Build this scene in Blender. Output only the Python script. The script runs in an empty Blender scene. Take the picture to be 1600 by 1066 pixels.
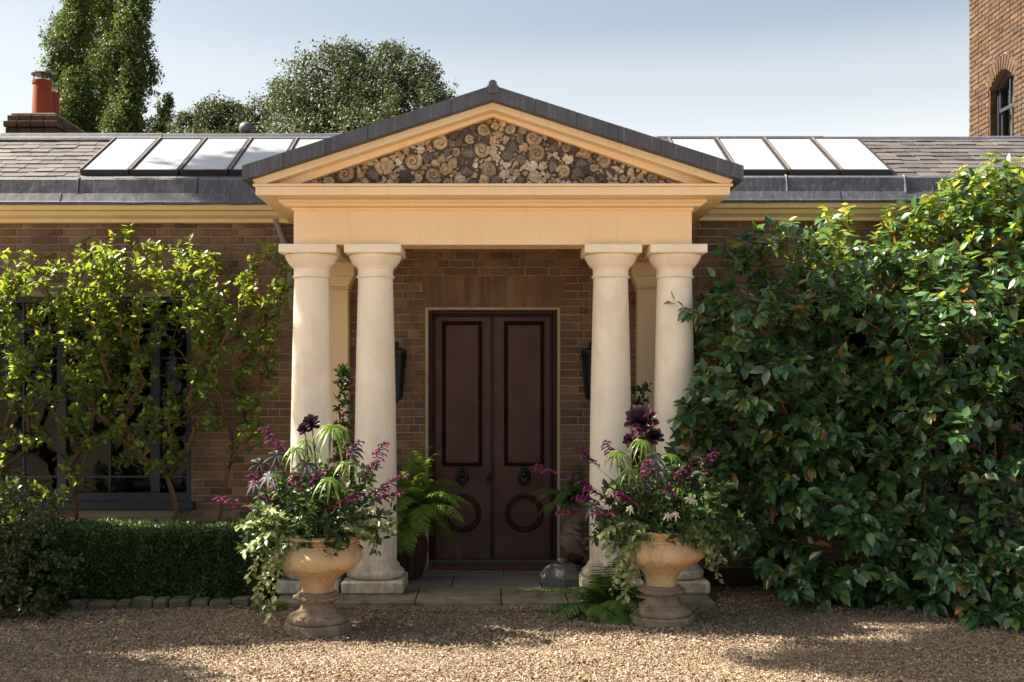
import bpy, bmesh, math, random
import numpy as np
from mathutils import Vector, Matrix, Euler, noise as mnoise

random.seed(7)
RNG = np.random.default_rng(11)
SC = bpy.context.scene
COL = SC.collection
R = math.radians

# ------------------------------------------------------------------ camera
CAMY, CAMZ, FPX, VPX, VPY = -9.14, 1.771, 1700.0, 770.0, 602.0
cam_d = bpy.data.cameras.new('camera')
cam = bpy.data.objects.new('camera', cam_d)
COL.objects.link(cam)
cam.location = (0, CAMY, CAMZ)
cam.rotation_euler = (R(90), 0, 0)
cam_d.sensor_width = 36.0
cam_d.lens = FPX / 1600.0 * 36.0
cam_d.shift_x = (800 - VPX) / 1600.0
cam_d.shift_y = (VPY - 533) / 1600.0
cam_d.clip_start = 0.1
cam_d.clip_end = 2000
SC.camera = cam

# ------------------------------------------------------------------ light
SUN_EL, SUN_BACK = 44.0, 9.0          # the sun stands to the left and a little behind the house front
world = bpy.data.worlds.new('World')
SC.world = world
world.use_nodes = True
wn = world.node_tree.nodes
wl_ = world.node_tree.links
bg = wn['Background']
sky = wn.new('ShaderNodeTexSky')
sky.sky_type = 'NISHITA'
sky.sun_disc = False
sky.sun_elevation = R(SUN_EL)
sky.sun_rotation = R(270 + SUN_BACK)
sky.altitude = 50
sky.air_density = 0.6
sky.dust_density = 3.0
sky.ozone_density = 1.0
tint = wn.new('ShaderNodeMix'); tint.data_type = 'RGBA'; tint.blend_type = 'MULTIPLY'
tint.inputs[0].default_value = 1.0
tint.inputs[7].default_value = (1.17, 1.10, 0.88, 1)      # white balance of the hazy late-summer sky
wl_.new(sky.outputs[0], tint.inputs[6])
tc_ = wn.new('ShaderNodeTexCoord')
sx_ = wn.new('ShaderNodeSeparateXYZ')
wl_.new(tc_.outputs['Generated'], sx_.inputs[0])
hz_ = wn.new('ShaderNodeValToRGB')                       # pale haze lying all round the horizon
el_ = hz_.color_ramp.elements
while len(el_) < 4: el_.new(0.5)
for e_, (p_, c_) in zip(el_, [(0.19, 0.97), (0.26, 0.56), (0.32, 0.18), (0.44, 0.0)]):
    e_.position = p_; e_.color = (c_, c_, c_, 1)
hz_.color_ramp.interpolation = 'EASE'
wl_.new(sx_.outputs[2], hz_.inputs[0])
hm_ = wn.new('ShaderNodeMix'); hm_.data_type = 'RGBA'
wl_.new(hz_.outputs[0], hm_.inputs[0])
wl_.new(tint.outputs[2], hm_.inputs[6])
hm_.inputs[7].default_value = (3.95, 4.08, 4.12, 1)
wl_.new(hm_.outputs[2], bg.inputs[0])
bg.inputs[1].default_value = 0.057
sun_d = bpy.data.lights.new('sun', 'SUN')
sun_d.energy = 4.6
sun_d.angle = R(0.53)
sun_d.color = (1.0, 0.90, 0.74)
sun = bpy.data.objects.new('sun', sun_d)
COL.objects.link(sun)
sdir = Vector((-math.cos(R(SUN_EL)) * math.cos(R(SUN_BACK)), math.cos(R(SUN_EL)) * math.sin(R(SUN_BACK)), math.sin(R(SUN_EL))))
sun.rotation_euler = sdir.to_track_quat('Z', 'Y').to_euler()
sun.location = sdir * 40
SC.view_settings.view_transform = 'Standard'
SC.view_settings.look = 'None'
SC.view_settings.gamma = 1.0
SC.view_settings.exposure = 2.12
SC.view_settings.use_curve_mapping = False
SC.render.engine = 'CYCLES'
SC.cycles.use_denoising = True
SC.cycles.max_bounces = 8
SC.cycles.transparent_max_bounces = 8
SC.cycles.caustics_reflective = False
SC.cycles.caustics_refractive = False

# ------------------------------------------------------------------ helpers
def W(px, py, Y):
    """the point at depth Y that stands behind a spot of the 1600 x 1066 photograph (layout aid)"""
    D = Y - CAMY
    return Vector(((px - VPX) * D / FPX, Y, CAMZ + (VPY - py) * D / FPX))

def wpos(o):
    v = Vector((0, 0, 0))
    while o is not None:
        v = v + o.location
        o = o.parent
    return v

def tag(o, label=None, cat=None, group=None, kind=None):
    if label: o['label'] = label
    if cat: o['category'] = cat
    if group: o['group'] = group
    if kind: o['kind'] = kind
    return o

def thing(name, label, cat, loc=(0, 0, 0), group=None):
    o = bpy.data.objects.new(name, None)
    COL.objects.link(o)
    o.location = loc
    o.empty_display_size = 0.2
    return tag(o, label, cat, group)

def link(name, me, parent=None, loc=None, kind=None):
    o = bpy.data.objects.new(name, me)
    COL.objects.link(o)
    if parent is not None:
        o.parent = parent
    if loc is not None:
        o.location = loc
    if kind: o['kind'] = kind
    return o

def np_mesh(name, V, polys, mat, rnd=None, smooth=False):
    """V (n,3); polys: list of (m,k) int arrays; rnd: per vertex value"""
    me = bpy.data.meshes.new(name)
    V = np.ascontiguousarray(V, dtype=np.float32)
    me.vertices.add(len(V))
    me.vertices.foreach_set('co', V.ravel())
    loops = np.concatenate([p.ravel() for p in polys]).astype(np.int32)
    sizes = np.concatenate([np.full(len(p), p.shape[1], dtype=np.int32) for p in polys])
    starts = np.concatenate([[0], np.cumsum(sizes)[:-1]]).astype(np.int32)
    me.loops.add(len(loops))
    me.loops.foreach_set('vertex_index', loops)
    me.polygons.add(len(sizes))
    me.polygons.foreach_set('loop_start', starts)
    me.polygons.foreach_set('use_smooth', np.full(len(sizes), smooth, dtype=bool))
    if rnd is not None:
        a = me.attributes.new('rnd', 'FLOAT', 'POINT')
        a.data.foreach_set('value', np.ascontiguousarray(rnd, dtype=np.float32))
    me.materials.append(mat)
    me.update(calc_edges=True)
    me.validate()
    return me

class MB:
    """collects simple shapes into one mesh, world coordinates"""
    def __init__(self):
        self.v, self.f, self.r = [], [], []
    def add(self, vs, fs, rnd=0.5):
        b = len(self.v)
        self.v += [tuple(p) for p in vs]
        self.r += [rnd] * len(vs)
        self.f += [tuple(i + b for i in q) for q in fs]
        return self
    def box(self, x0, x1, y0, y1, z0, z1, c=0.0, rnd=0.5, rot=None, piv=None):
        if c <= 0:
            vs = [(x, y, z) for z in (z0, z1) for y in (y0, y1) for x in (x0, x1)]
            fs = [(0, 2, 3, 1), (4, 5, 7, 6), (0, 1, 5, 4), (2, 6, 7, 3), (0, 4, 6, 2), (1, 3, 7, 5)]
        else:
            vs, fs = cbox((x1 - x0) / 2, (y1 - y0) / 2, (z1 - z0) / 2, c)
            o = ((x0 + x1) / 2, (y0 + y1) / 2, (z0 + z1) / 2)
            vs = [(p[0] + o[0], p[1] + o[1], p[2] + o[2]) for p in vs]
        if rot is not None:
            pv = Vector(piv) if piv is not None else Vector(((x0 + x1) / 2, (y0 + y1) / 2, (z0 + z1) / 2))
            m = Euler(rot).to_matrix()
            vs = [tuple(m @ (Vector(p) - pv) + pv) for p in vs]
        return self.add(vs, fs, rnd)
    def prism_y(self, poly, y0, y1, rnd=0.5):
        n = len(poly)
        vs = [(p[0], y0, p[1]) for p in poly] + [(p[0], y1, p[1]) for p in poly]
        fs = [tuple(range(n)), tuple(reversed(range(n, 2 * n)))]
        fs += [(i, i + n, (i + 1) % n + n, (i + 1) % n) for i in range(n)]
        return self.add(vs, fs, rnd)
    def prism_x(self, poly, x0, x1, rnd=0.5):
        n = len(poly)
        vs = [(x0, p[0], p[1]) for p in poly] + [(x1, p[0], p[1]) for p in poly]
        fs = [tuple(range(n)), tuple(reversed(range(n, 2 * n)))]
        fs += [(i, i + n, (i + 1) % n + n, (i + 1) % n) for i in range(n)]
        return self.add(vs, fs, rnd)
    def lathe(self, prof, cx, cy, seg=32, rnd=0.5, cz=0.0, sq=None, cap=True):
        vs, fs = [], []
        for (z, r) in prof:
            for k in range(seg):
                a = 2 * math.pi * k / seg
                vs.append((cx + r * math.cos(a), cy + r * math.sin(a), cz + z))
        m = len(prof)
        for i in range(m - 1):
            for k in range(seg):
                k2 = (k + 1) % seg
                fs.append((i * seg + k, i * seg + k2, (i + 1) * seg + k2, (i + 1) * seg + k))
        if cap:
            fs.append(tuple(reversed(range(seg))))
            fs.append(tuple(range((m - 1) * seg, m * seg)))
        return self.add(vs, fs, rnd)
    def tube(self, pts, rad, n=6, rnd=0.5, closed=False):
        pts = [Vector(p) for p in pts]
        m = len(pts)
        if not isinstance(rad, (list, tuple)): rad = [rad] * m
        vs, fs = [], []
        up = Vector((0.13, 0.27, 0.95))
        for i, p in enumerate(pts):
            if closed:
                t = pts[(i + 1) % m] - pts[i - 1]
            else:
                t = pts[min(i + 1, m - 1)] - pts[max(i - 1, 0)]
            if t.length < 1e-9: t = Vector((0, 0, 1))
            t.normalize()
            a = t.cross(up)
            if a.length < 1e-3: a = t.cross(Vector((1, 0, 0)))
            a.normalize()
            b = a.cross(t)
            for k in range(n):
                an = 2 * math.pi * k / n
                vs.append(p + (a * math.cos(an) + b * math.sin(an)) * rad[i])
        rng = m if closed else m - 1
        for i in range(rng):
            for k in range(n):
                j = (i + 1) % m
                fs.append((i * n + k, i * n + (k + 1) % n, j * n + (k + 1) % n, j * n + k))
        if not closed:
            fs.append(tuple(reversed(range(n))))
            fs.append(tuple(range((m - 1) * n, m * n)))
        return self.add(vs, fs, rnd)
    def blob(self, c, rx, ry, rz, rnd=0.5, jit=0.12, sub=1, seed=0):
        bv, bf = ico(sub)
        rr = random.Random(seed + int(c[0] * 971 + c[2] * 373))
        o = Vector((rr.random() * 50, rr.random() * 50, rr.random() * 50))
        vs = []
        for p in bv:
            k = 1 + jit * 2 * mnoise.noise(Vector(p) * 1.7 + o)
            vs.append((c[0] + p[0] * rx * k, c[1] + p[1] * ry * k, c[2] + p[2] * rz * k))
        return self.add(vs, bf, rnd)
    def build(self, name, mat, parent=None, smooth=False, kind=None, auto=None, origin=None):
        off = wpos(parent) if parent is not None else Vector((0, 0, 0))
        if origin is not None:
            off2 = Vector(origin)
        else:
            off2 = off
        me = bpy.data.meshes.new(name)
        me.from_pydata([(p[0] - off2[0], p[1] - off2[1], p[2] - off2[2]) for p in self.v], [], self.f)
        a = me.attributes.new('rnd', 'FLOAT', 'POINT')
        a.data.foreach_set('value', np.array(self.r, dtype=np.float32))
        bm = bmesh.new(); bm.from_mesh(me)
        bmesh.ops.recalc_face_normals(bm, faces=bm.faces)
        bm.to_mesh(me); bm.free()
        if smooth:
            me.polygons.foreach_set('use_smooth', [True] * len(me.polygons))
            if auto: me.set_sharp_from_angle(angle=R(auto))
        me.materials.append(mat)
        o = link(name, me, parent, kind=kind)
        if origin is not None:
            o.location = Vector(origin) - off
        return o

_c = {}
def ico(sub):
    if ('i', sub) not in _c:
        bm = bmesh.new()
        bmesh.ops.create_icosphere(bm, subdivisions=sub, radius=1)
        bm.verts.index_update()
        _c[('i', sub)] = ([tuple(v.co) for v in bm.verts], [tuple(v.index for v in f.verts) for f in bm.faces])
        bm.free()
    return _c[('i', sub)]

def cbox(hx, hy, hz, c):
    """box with chamfered edges"""
    bm = bmesh.new()
    bmesh.ops.create_cube(bm, size=2)
    for v in bm.verts:
        v.co = (v.co.x * hx, v.co.y * hy, v.co.z * hz)
    bmesh.ops.bevel(bm, geom=list(bm.edges), offset=c, segments=1, affect='EDGES')
    bm.verts.index_update()
    r = ([tuple(v.co) for v in bm.verts], [tuple(v.index for v in f.verts) for f in bm.faces])
    bm.free()
    return r

# ------------------------------------------------------------------ materials
class NT:
    def __init__(self, name):
        self.m = bpy.data.materials.new(name)
        self.m.use_nodes = True
        self.t = self.m.node_tree
        self.n, self.l = self.t.nodes, self.t.links
        self.p = self.n['Principled BSDF']
        self.out = self.n['Material Output']
        self.pos = None
    def new(self, t, **kw):
        x = self.n.new(t)
        for k, v in kw.items(): setattr(x, k, v)
        return x
    def set(self, sock, v):
        if hasattr(v, 'is_output'): self.l.new(v, sock)
        else: sock.default_value = v
    def P(self):
        if self.pos is None: self.pos = self.new('ShaderNodeNewGeometry').outputs['Position']
        return self.pos
    def noise(self, scale, detail=4, rough=0.55, vec=None, stretch=None, dist=0.0):
        v = vec or self.P()
        if stretch:
            mp = self.new('ShaderNodeMapping')
            mp.inputs['Scale'].default_value = stretch
            self.l.new(v, mp.inputs['Vector']); v = mp.outputs[0]
        x = self.new('ShaderNodeTexNoise')
        x.inputs['Scale'].default_value = scale
        x.inputs['Detail'].default_value = detail
        x.inputs['Roughness'].default_value = rough
        x.inputs['Distortion'].default_value = dist
        self.l.new(v, x.inputs['Vector'])
        return x.outputs['Fac']
    def ramp(self, fac, stops):
        x = self.new('ShaderNodeValToRGB')
        e = x.color_ramp.elements
        while len(e) < len(stops): e.new(0.5)
        for q, (p, c) in zip(e, stops):
            q.position = p
            q.color = (c, c, c, 1) if isinstance(c, (int, float)) else (*c, 1)
        self.l.new(fac, x.inputs[0])
        return x.outputs[0]
    def mix(self, f, a, b, blend='MIX'):
        x = self.new('ShaderNodeMix', data_type='RGBA', blend_type=blend)
        self.set(x.inputs[0], f)
        self.set(x.inputs[6], a if hasattr(a, 'is_output') else (*a, 1))
        self.set(x.inputs[7], b if hasattr(b, 'is_output') else (*b, 1))
        return x.outputs[2]
    def math(self, op, a, b=0.0):
        x = self.new('ShaderNodeMath', operation=op)
        self.set(x.inputs[0], a); self.set(x.inputs[1], b)
        return x.outputs[0]
    def rnd(self):
        a = self.new('ShaderNodeAttribute', attribute_name='rnd').outputs['Fac']
        o = self.new('ShaderNodeObjectInfo').outputs['Random']
        return self.math('FRACT', self.math('ADD', a, o))
    def attr(self):
        return self.new('ShaderNodeAttribute', attribute_name='rnd').outputs['Fac']
    def bump(self, h, strength=0.3, dist=0.01):
        x = self.new('ShaderNodeBump')
        x.inputs['Strength'].default_value = strength
        x.inputs['Distance'].default_value = dist
        self.l.new(h, x.inputs['Height'])
        self.l.new(x.outputs[0], self.p.inputs['Normal'])
    def done(self, col=None, rough=0.8, spec=0.3, metal=0.0):
        if col is not None: self.set(self.p.inputs['Base Color'], col if hasattr(col, 'is_output') else (*col, 1))
        self.set(self.p.inputs['Roughness'], rough)
        self.p.inputs['Specular IOR Level'].default_value = spec
        self.p.inputs['Metallic'].default_value = metal
        return self.m

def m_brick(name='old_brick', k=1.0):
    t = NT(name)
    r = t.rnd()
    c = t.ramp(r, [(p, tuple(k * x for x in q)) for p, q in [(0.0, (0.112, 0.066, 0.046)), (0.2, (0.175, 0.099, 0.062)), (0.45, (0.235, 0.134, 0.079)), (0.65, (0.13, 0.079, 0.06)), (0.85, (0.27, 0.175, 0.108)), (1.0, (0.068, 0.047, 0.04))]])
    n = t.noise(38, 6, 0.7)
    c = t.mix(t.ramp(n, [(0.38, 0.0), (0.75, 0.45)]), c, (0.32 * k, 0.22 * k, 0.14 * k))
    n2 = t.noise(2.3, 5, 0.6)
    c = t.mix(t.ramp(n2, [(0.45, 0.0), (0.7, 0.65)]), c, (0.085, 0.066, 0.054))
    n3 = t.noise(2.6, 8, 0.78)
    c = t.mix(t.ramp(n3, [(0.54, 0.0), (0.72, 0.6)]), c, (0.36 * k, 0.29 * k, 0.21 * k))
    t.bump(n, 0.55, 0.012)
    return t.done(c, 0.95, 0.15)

def m_mortar():
    t = NT('lime_mortar')
    n = t.noise(60, 5, 0.7)
    c = t.ramp(t.noise(3.1, 5), [(0.3, (0.22, 0.16, 0.11)), (0.7, (0.50, 0.38, 0.27))])
    t.bump(n, 0.5, 0.008)
    return t.done(c, 0.95, 0.1)

def m_paint(name, c1, c2, dirt=(0.3, 0.2, 0.1), rough=0.55, amt=0.35):
    t = NT(name)
    c = t.mix(t.ramp(t.noise(1.6, 5), [(0.3, 0.0), (0.7, 1.0)]), c1, c2)
    s = t.noise(5.0, 6, 0.7, stretch=(3.0, 3.0, 0.35))
    c = t.mix(t.ramp(s, [(0.56, 0.0), (0.8, amt)]), c, dirt)
    t.bump(t.noise(45, 4), 0.08, 0.004)
    return t.done(c, rough, 0.35)

def m_stone(name, c1, c2, c3, sc=3.0, bump=0.35, moss=None, fine=70, streak=False):
    t = NT(name)
    c = t.mix(t.ramp(t.noise(sc, 6, 0.65), [(0.35, 0.0), (0.65, 1.0)]), c1, c2)
    s = t.noise(sc * 1.9, 7, 0.75, stretch=(2.2, 2.2, 0.4) if streak else None)
    c = t.mix(t.ramp(s, [(0.52, 0.0), (0.72, 0.8)]), c, c3)
    f = t.noise(fine, 5, 0.7)
    c = t.mix(t.ramp(f, [(0.3, 0.25), (0.55, 0.0)]), c, tuple(x * 0.45 for x in c1))
    if moss:
        c = t.mix(t.ramp(t.noise(4.0, 6, 0.7, dist=0.6), [(0.5, 0.0), (0.62, 0.85)]), c, moss)
    b = t.math('ADD', f, t.noise(sc * 4, 5))
    t.bump(b, bump, 0.012)
    return t.done(c, 0.92, 0.2)

def m_column():
    t = NT('painted_column_stone')
    c = t.mix(t.ramp(t.noise(2.2, 6, 0.6), [(0.35, 0.0), (0.68, 1.0)]), (0.89, 0.81, 0.67), (0.83, 0.73, 0.58))
    z = t.new('ShaderNodeSeparateXYZ'); t.l.new(t.P(), z.inputs[0])
    low = t.ramp(z.outputs[2], [(0.0, 1.0), (0.45, 0.75), (1.0, 0.0)])
    s = t.noise(3.4, 7, 0.75, stretch=(2.4, 2.4, 0.7))
    f = t.math('MULTIPLY', t.ramp(s, [(0.34, 0.0), (0.62, 0.95)]), low)
    c = t.mix(f, c, (0.34, 0.27, 0.19))
    g = t.noise(6.0, 6, 0.75)
    gl = t.ramp(z.outputs[2], [(0.0, 1.0), (0.28, 0.6), (0.42, 0.0)])
    c = t.mix(t.math('MULTIPLY', t.ramp(g, [(0.42, 0.0), (0.62, 0.7)]), gl), c, (0.20, 0.18, 0.10))
    cr = t.noise(2.3, 9, 0.85, dist=1.2)
    c = t.mix(t.ramp(cr, [(0.494, 0.0), (0.5, 0.16), (0.506, 0.0)]), c, (0.40, 0.31, 0.22))
    p = t.noise(1.5, 4, 0.6, stretch=(1.6, 1.6, 0.8))
    c = t.mix(t.ramp(p, [(0.55, 0.0), (0.6, 0.16), (0.75, 0.05)]), c, (0.55, 0.33, 0.2))
    c = t.mix(t.ramp(t.noise(28, 6, 0.75), [(0.62, 0.0), (0.78, 0.45)]), c, (0.42, 0.33, 0.23))
    t.bump(t.math('ADD', t.noise(14, 6, 0.7), t.noise(70, 3)), 0.12, 0.008)
    return t.done(c, 0.75, 0.25)

def m_lead():
    t = NT('weathered_lead')
    c = t.mix(t.ramp(t.noise(2.0, 5), [(0.3, 0.0), (0.7, 1.0)]), (0.055, 0.06, 0.082), (0.085, 0.092, 0.12))
    s = t.noise(9, 6, 0.7, stretch=(4.0, 4.0, 0.3))
    c = t.mix(t.ramp(s, [(0.5, 0.0), (0.72, 0.6)]), c, (0.22, 0.225, 0.25))
    s2 = t.noise(4, 6, 0.75, stretch=(3.0, 3.0, 0.5))
    c = t.mix(t.ramp(s2, [(0.5, 0.0), (0.7, 0.6)]), c, (0.035, 0.034, 0.04))
    t.bump(t.noise(7, 4), 0.25, 0.02)
    return t.done(c, 0.6, 0.4)

def m_slate():
    t = NT('roof_slate')
    r = t.rnd()
    c = t.ramp(r, [(0.0, (0.056, 0.052, 0.058)), (0.4, (0.084, 0.077, 0.080)), (0.8, (0.108, 0.096, 0.095)), (1.0, (0.068, 0.066, 0.074))])
    c = t.mix(t.ramp(t.noise(12, 6, 0.75), [(0.55, 0.0), (0.75, 0.6)]), c, (0.19, 0.175, 0.17))
    t.bump(t.noise(25, 5), 0.3, 0.01)
    return t.done(c, 0.7, 0.35)

def m_simple(name, c, rough=0.5, spec=0.4, metal=0.0, var=0.25, sc=6, bump=0.1):
    t = NT(name)
    n = t.noise(sc, 5)
    col = t.mix(t.ramp(n, [(0.3, 0.0), (0.7, 1.0)]), c, tuple(x * (1 - var) for x in c))
    t.bump(t.noise(sc * 8, 4), bump, 0.004)
    return t.done(col, rough, spec, metal)

def m_leaf(name, stops, rough=0.4, trans=0.35, tcol=(0.25, 0.36, 0.04), spec=0.4, under=None):
    t = NT(name)
    r = t.rnd()
    c = t.ramp(r, stops)
    n = t.noise(40, 3)
    c = t.mix(t.ramp(n, [(0.3, 0.0), (0.7, 0.3)]), c, (0.02, 0.035, 0.012))
    t.done(c, rough, spec)
    tr = t.new('ShaderNodeBsdfTranslucent')
    tc = t.mix(0.5, c, tcol)
    t.l.new(tc, tr.inputs['Color'])
    mx = t.new('ShaderNodeMixShader')
    mx.inputs[0].default_value = trans
    t.l.new(t.p.outputs[0], mx.inputs[1]); t.l.new(tr.outputs[0], mx.inputs[2])
    t.l.new(mx.outputs[0], t.out.inputs['Surface'])
    return t.m

def m_clear(name, tint=(0.75, 0.78, 0.78), k=0.35):
    t = NT(name)
    tr = t.new('ShaderNodeBsdfTransparent'); tr.inputs['Color'].default_value = (*tint, 1)
    gl = t.new('ShaderNodeBsdfGlossy'); gl.inputs['Roughness'].default_value = 0.02
    fr = t.new('ShaderNodeFresnel'); fr.inputs['IOR'].default_value = 1.45
    mx = t.new('ShaderNodeMixShader'); t.l.new(t.math('MULTIPLY', fr.outputs[0], k), mx.inputs[0])
    t.l.new(tr.outputs[0], mx.inputs[1]); t.l.new(gl.outputs[0], mx.inputs[2])
    t.l.new(mx.outputs[0], t.out.inputs['Surface'])
    return t.m

def m_glass(name, c, rough=0.03):
    t = NT(name)
    t.done(c, rough, 0.6)
    t.bump(t.noise(1.5, 2), 0.03, 0.02)
    return t.m

def m_gravel(attr):
    t = NT('gravel_stone' if attr else 'gravel_ground')
    stops = [(0.0, (0.085, 0.060, 0.040)), (0.2, (0.16, 0.115, 0.076)), (0.45, (0.26, 0.198, 0.135)), (0.65, (0.35, 0.275, 0.20)), (0.8, (0.20, 0.165, 0.14)), (0.93, (0.50, 0.43, 0.34)), (1.0, (0.16, 0.09, 0.055))]
    if attr:
        c = t.ramp(t.rnd(), [(p, (x[0] * 0.86, x[1] * 0.82, x[2] * 0.76)) for p, x in stops])
        return t.done(c, 0.85, 0.3)
    v = t.new('ShaderNodeTexVoronoi'); v.inputs['Scale'].default_value = 70
    t.l.new(t.P(), v.inputs['Vector'])
    sp = t.new('ShaderNodeSeparateColor'); t.l.new(v.outputs['Color'], sp.inputs[0])
    c = t.ramp(sp.outputs[0], [(p, tuple(min(0.6, x * 1.1) for x in q)) for p, q in stops])
    t.bump(t.math('SUBTRACT', 1.0, v.outputs['Distance']), 0.8, 0.012)
    return t.done(c, 0.9, 0.2)

M = {}
M['brick'] = m_brick()
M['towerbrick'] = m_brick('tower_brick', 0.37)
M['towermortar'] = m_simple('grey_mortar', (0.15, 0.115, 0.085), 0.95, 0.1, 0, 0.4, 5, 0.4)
M['mortar'] = m_mortar()
M['cream'] = m_paint('ochre_cream_paint', (0.86, 0.67, 0.43), (0.81, 0.62, 0.39), (0.50, 0.32, 0.16), 0.55, 0.4)
M['eaves'] = m_paint('pale_cream_paint', (0.76, 0.60, 0.36), (0.68, 0.52, 0.30), (0.3, 0.22, 0.12), 0.5, 0.4)
M['column'] = m_column()
M['lead'] = m_lead()
M['slate'] = m_slate()
def m_door():
    t = NT('aubergine_door_paint')
    n = t.noise(3.0, 6, 0.65)
    s = t.noise(16, 5, 0.7, stretch=(4.0, 4.0, 0.25))
    c = t.mix(t.ramp(n, [(0.3, 0.0), (0.7, 1.0)]), (0.088, 0.037, 0.031), (0.066, 0.027, 0.024))
    z = t.new('ShaderNodeSeparateXYZ'); t.l.new(t.P(), z.inputs[0])
    d = t.math('MULTIPLY', t.ramp(z.outputs[2], [(0.08, 0.8), (0.5, 0.0)]), t.ramp(t.noise(9, 6, 0.75), [(0.4, 0.0), (0.7, 0.7)]))
    c = t.mix(d, c, (0.13, 0.10, 0.08))
    sc = t.noise(30, 3, 0.5, stretch=(0.4, 1, 5.0))
    c = t.mix(t.ramp(sc, [(0.72, 0.0), (0.8, 0.4)]), c, (0.12, 0.07, 0.06))
    t.bump(s, 0.12, 0.004)
    return t.done(c, t.ramp(n, [(0.3, 0.38), (0.7, 0.6)]), 0.25)
M['door'] = m_door()
M['door_dark'] = m_simple('dark_door_moulding', (0.032, 0.012, 0.012), 0.5, 0.2, 0, 0.15, 3, 0.05)
M['iron'] = m_simple('black_iron', (0.012, 0.012, 0.013), 0.4, 0.5, 0.4, 0.2, 10)
M['lantern'] = m_simple('dark_green_metal', (0.014, 0.017, 0.016), 0.5, 0.45, 0.2, 0.3, 10)
M['winframe'] = m_simple('slate_blue_paint', (0.035, 0.04, 0.055), 0.45, 0.4)
M['winglass'] = m_clear('clear_window_glass')
M['roomdark'] = m_simple('dark_room_sheet', (0.014, 0.014, 0.016), 0.9, 0.05)  # near-black colour in place of the dim rooms behind the glass
def m_rooflight():
    t = NT('sky_toned_skylight_glass')
    n = t.noise(2.2, 5, 0.65)
    s = t.noise(6.0, 5, 0.7, stretch=(3.0, 0.6, 0.6))
    c = t.mix(t.ramp(n, [(0.35, 0.0), (0.7, 1.0)]), (0.28, 0.31, 0.35), (0.35, 0.38, 0.41))  # pale base stands in for the reflected sky; the variation is dirt
    c = t.mix(t.ramp(s, [(0.5, 0.0), (0.75, 0.5)]), c, (0.42, 0.43, 0.43))
    t.bump(t.noise(0.9, 2), 0.15, 0.05)
    return t.done(c, t.ramp(s, [(0.4, 0.05), (0.75, 0.3)]), 0.6)
M['skyglass'] = m_rooflight()
M['skyframe'] = m_simple('dark_skylight_frame', (0.04, 0.038, 0.042), 0.5, 0.4)
M['skybar'] = m_simple('pale_glazing_bar', (0.16, 0.14, 0.13), 0.5, 0.4)
M['render'] = m_paint('buff_render', (0.30, 0.23, 0.16), (0.24, 0.18, 0.13), (0.12, 0.1, 0.08), 0.85, 0.5)
M['edgemortar'] = m_paint('pale_mortar', (0.50, 0.38, 0.25), (0.38, 0.28, 0.18), (0.16, 0.12, 0.09), 0.9, 0.6)
M['lintel'] = m_stone('grey_lintel', (0.17, 0.15, 0.135), (0.25, 0.23, 0.21), (0.10, 0.085, 0.075), 3.5, 0.4)
M['flag'] = m_stone('york_flagstone', (0.20, 0.17, 0.14), (0.28, 0.24, 0.20), (0.12, 0.11, 0.09), 2.4, 0.3)
M['mossflag'] = m_stone('mossy_flagstone', (0.20, 0.17, 0.13), (0.27, 0.23, 0.17), (0.12, 0.11, 0.08), 2.6, 0.4, (0.085, 0.10, 0.015))
M['edging'] = m_stone('edging_stone', (0.11, 0.09, 0.07), (0.16, 0.135, 0.105), (0.06, 0.056, 0.042), 5, 0.6, (0.06, 0.075, 0.018))
M['urn'] = m_stone('ochre_sandstone', (0.66, 0.50, 0.32), (0.55, 0.35, 0.17), (0.13, 0.085, 0.052), 3.2, 1.0, None, 55, True)
M['urnfoot'] = m_stone('weathered_grey_stone', (0.22, 0.165, 0.12), (0.33, 0.25, 0.17), (0.055, 0.046, 0.038), 6.0, 0.7, None, 60)
M['greystone'] = m_stone('grey_stone', (0.085, 0.085, 0.088), (0.13, 0.127, 0.122), (0.07, 0.07, 0.07), 6, 0.5)
M['carved'] = m_stone('carved_buff_stone', (0.25, 0.20, 0.14), (0.17, 0.13, 0.10), (0.08, 0.07, 0.055), 8, 0.5)
M['terracotta'] = m_simple('terracotta', (0.24, 0.046, 0.018), 0.75, 0.25, 0, 0.35, 5, 0.2)
M['oldpot'] = m_simple('old_terracotta', (0.07, 0.036, 0.026), 0.85, 0.2, 0, 0.5, 7, 0.3)
M['coir'] = m_simple('coir_mat', (0.17, 0.085, 0.04), 0.95, 0.05, 0, 0.4, 90, 0.8)
M['soil'] = m_simple('dark_soil', (0.07, 0.05, 0.034), 0.95, 0.1, 0, 0.5, 12, 0.8)
M['bark'] = m_simple('brown_bark', (0.15, 0.085, 0.045), 0.85, 0.2, 0, 0.5, 14, 0.6)
M['barkdark'] = m_simple('dark_bark', (0.07, 0.05, 0.035), 0.9, 0.15, 0, 0.5, 14, 0.6)
M['twig'] = m_simple('reddish_twig', (0.19, 0.085, 0.035), 0.75, 0.2, 0, 0.4, 20, 0.2)
M['pipe'] = m_simple('grey_pipe', (0.28, 0.25, 0.24), 0.6, 0.4)
M['gravelstone'] = m_gravel(True)
M['ground'] = m_gravel(False)
M['curtain'] = m_simple('cream_curtain', (0.5, 0.42, 0.33), 0.9, 0.1)
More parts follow.
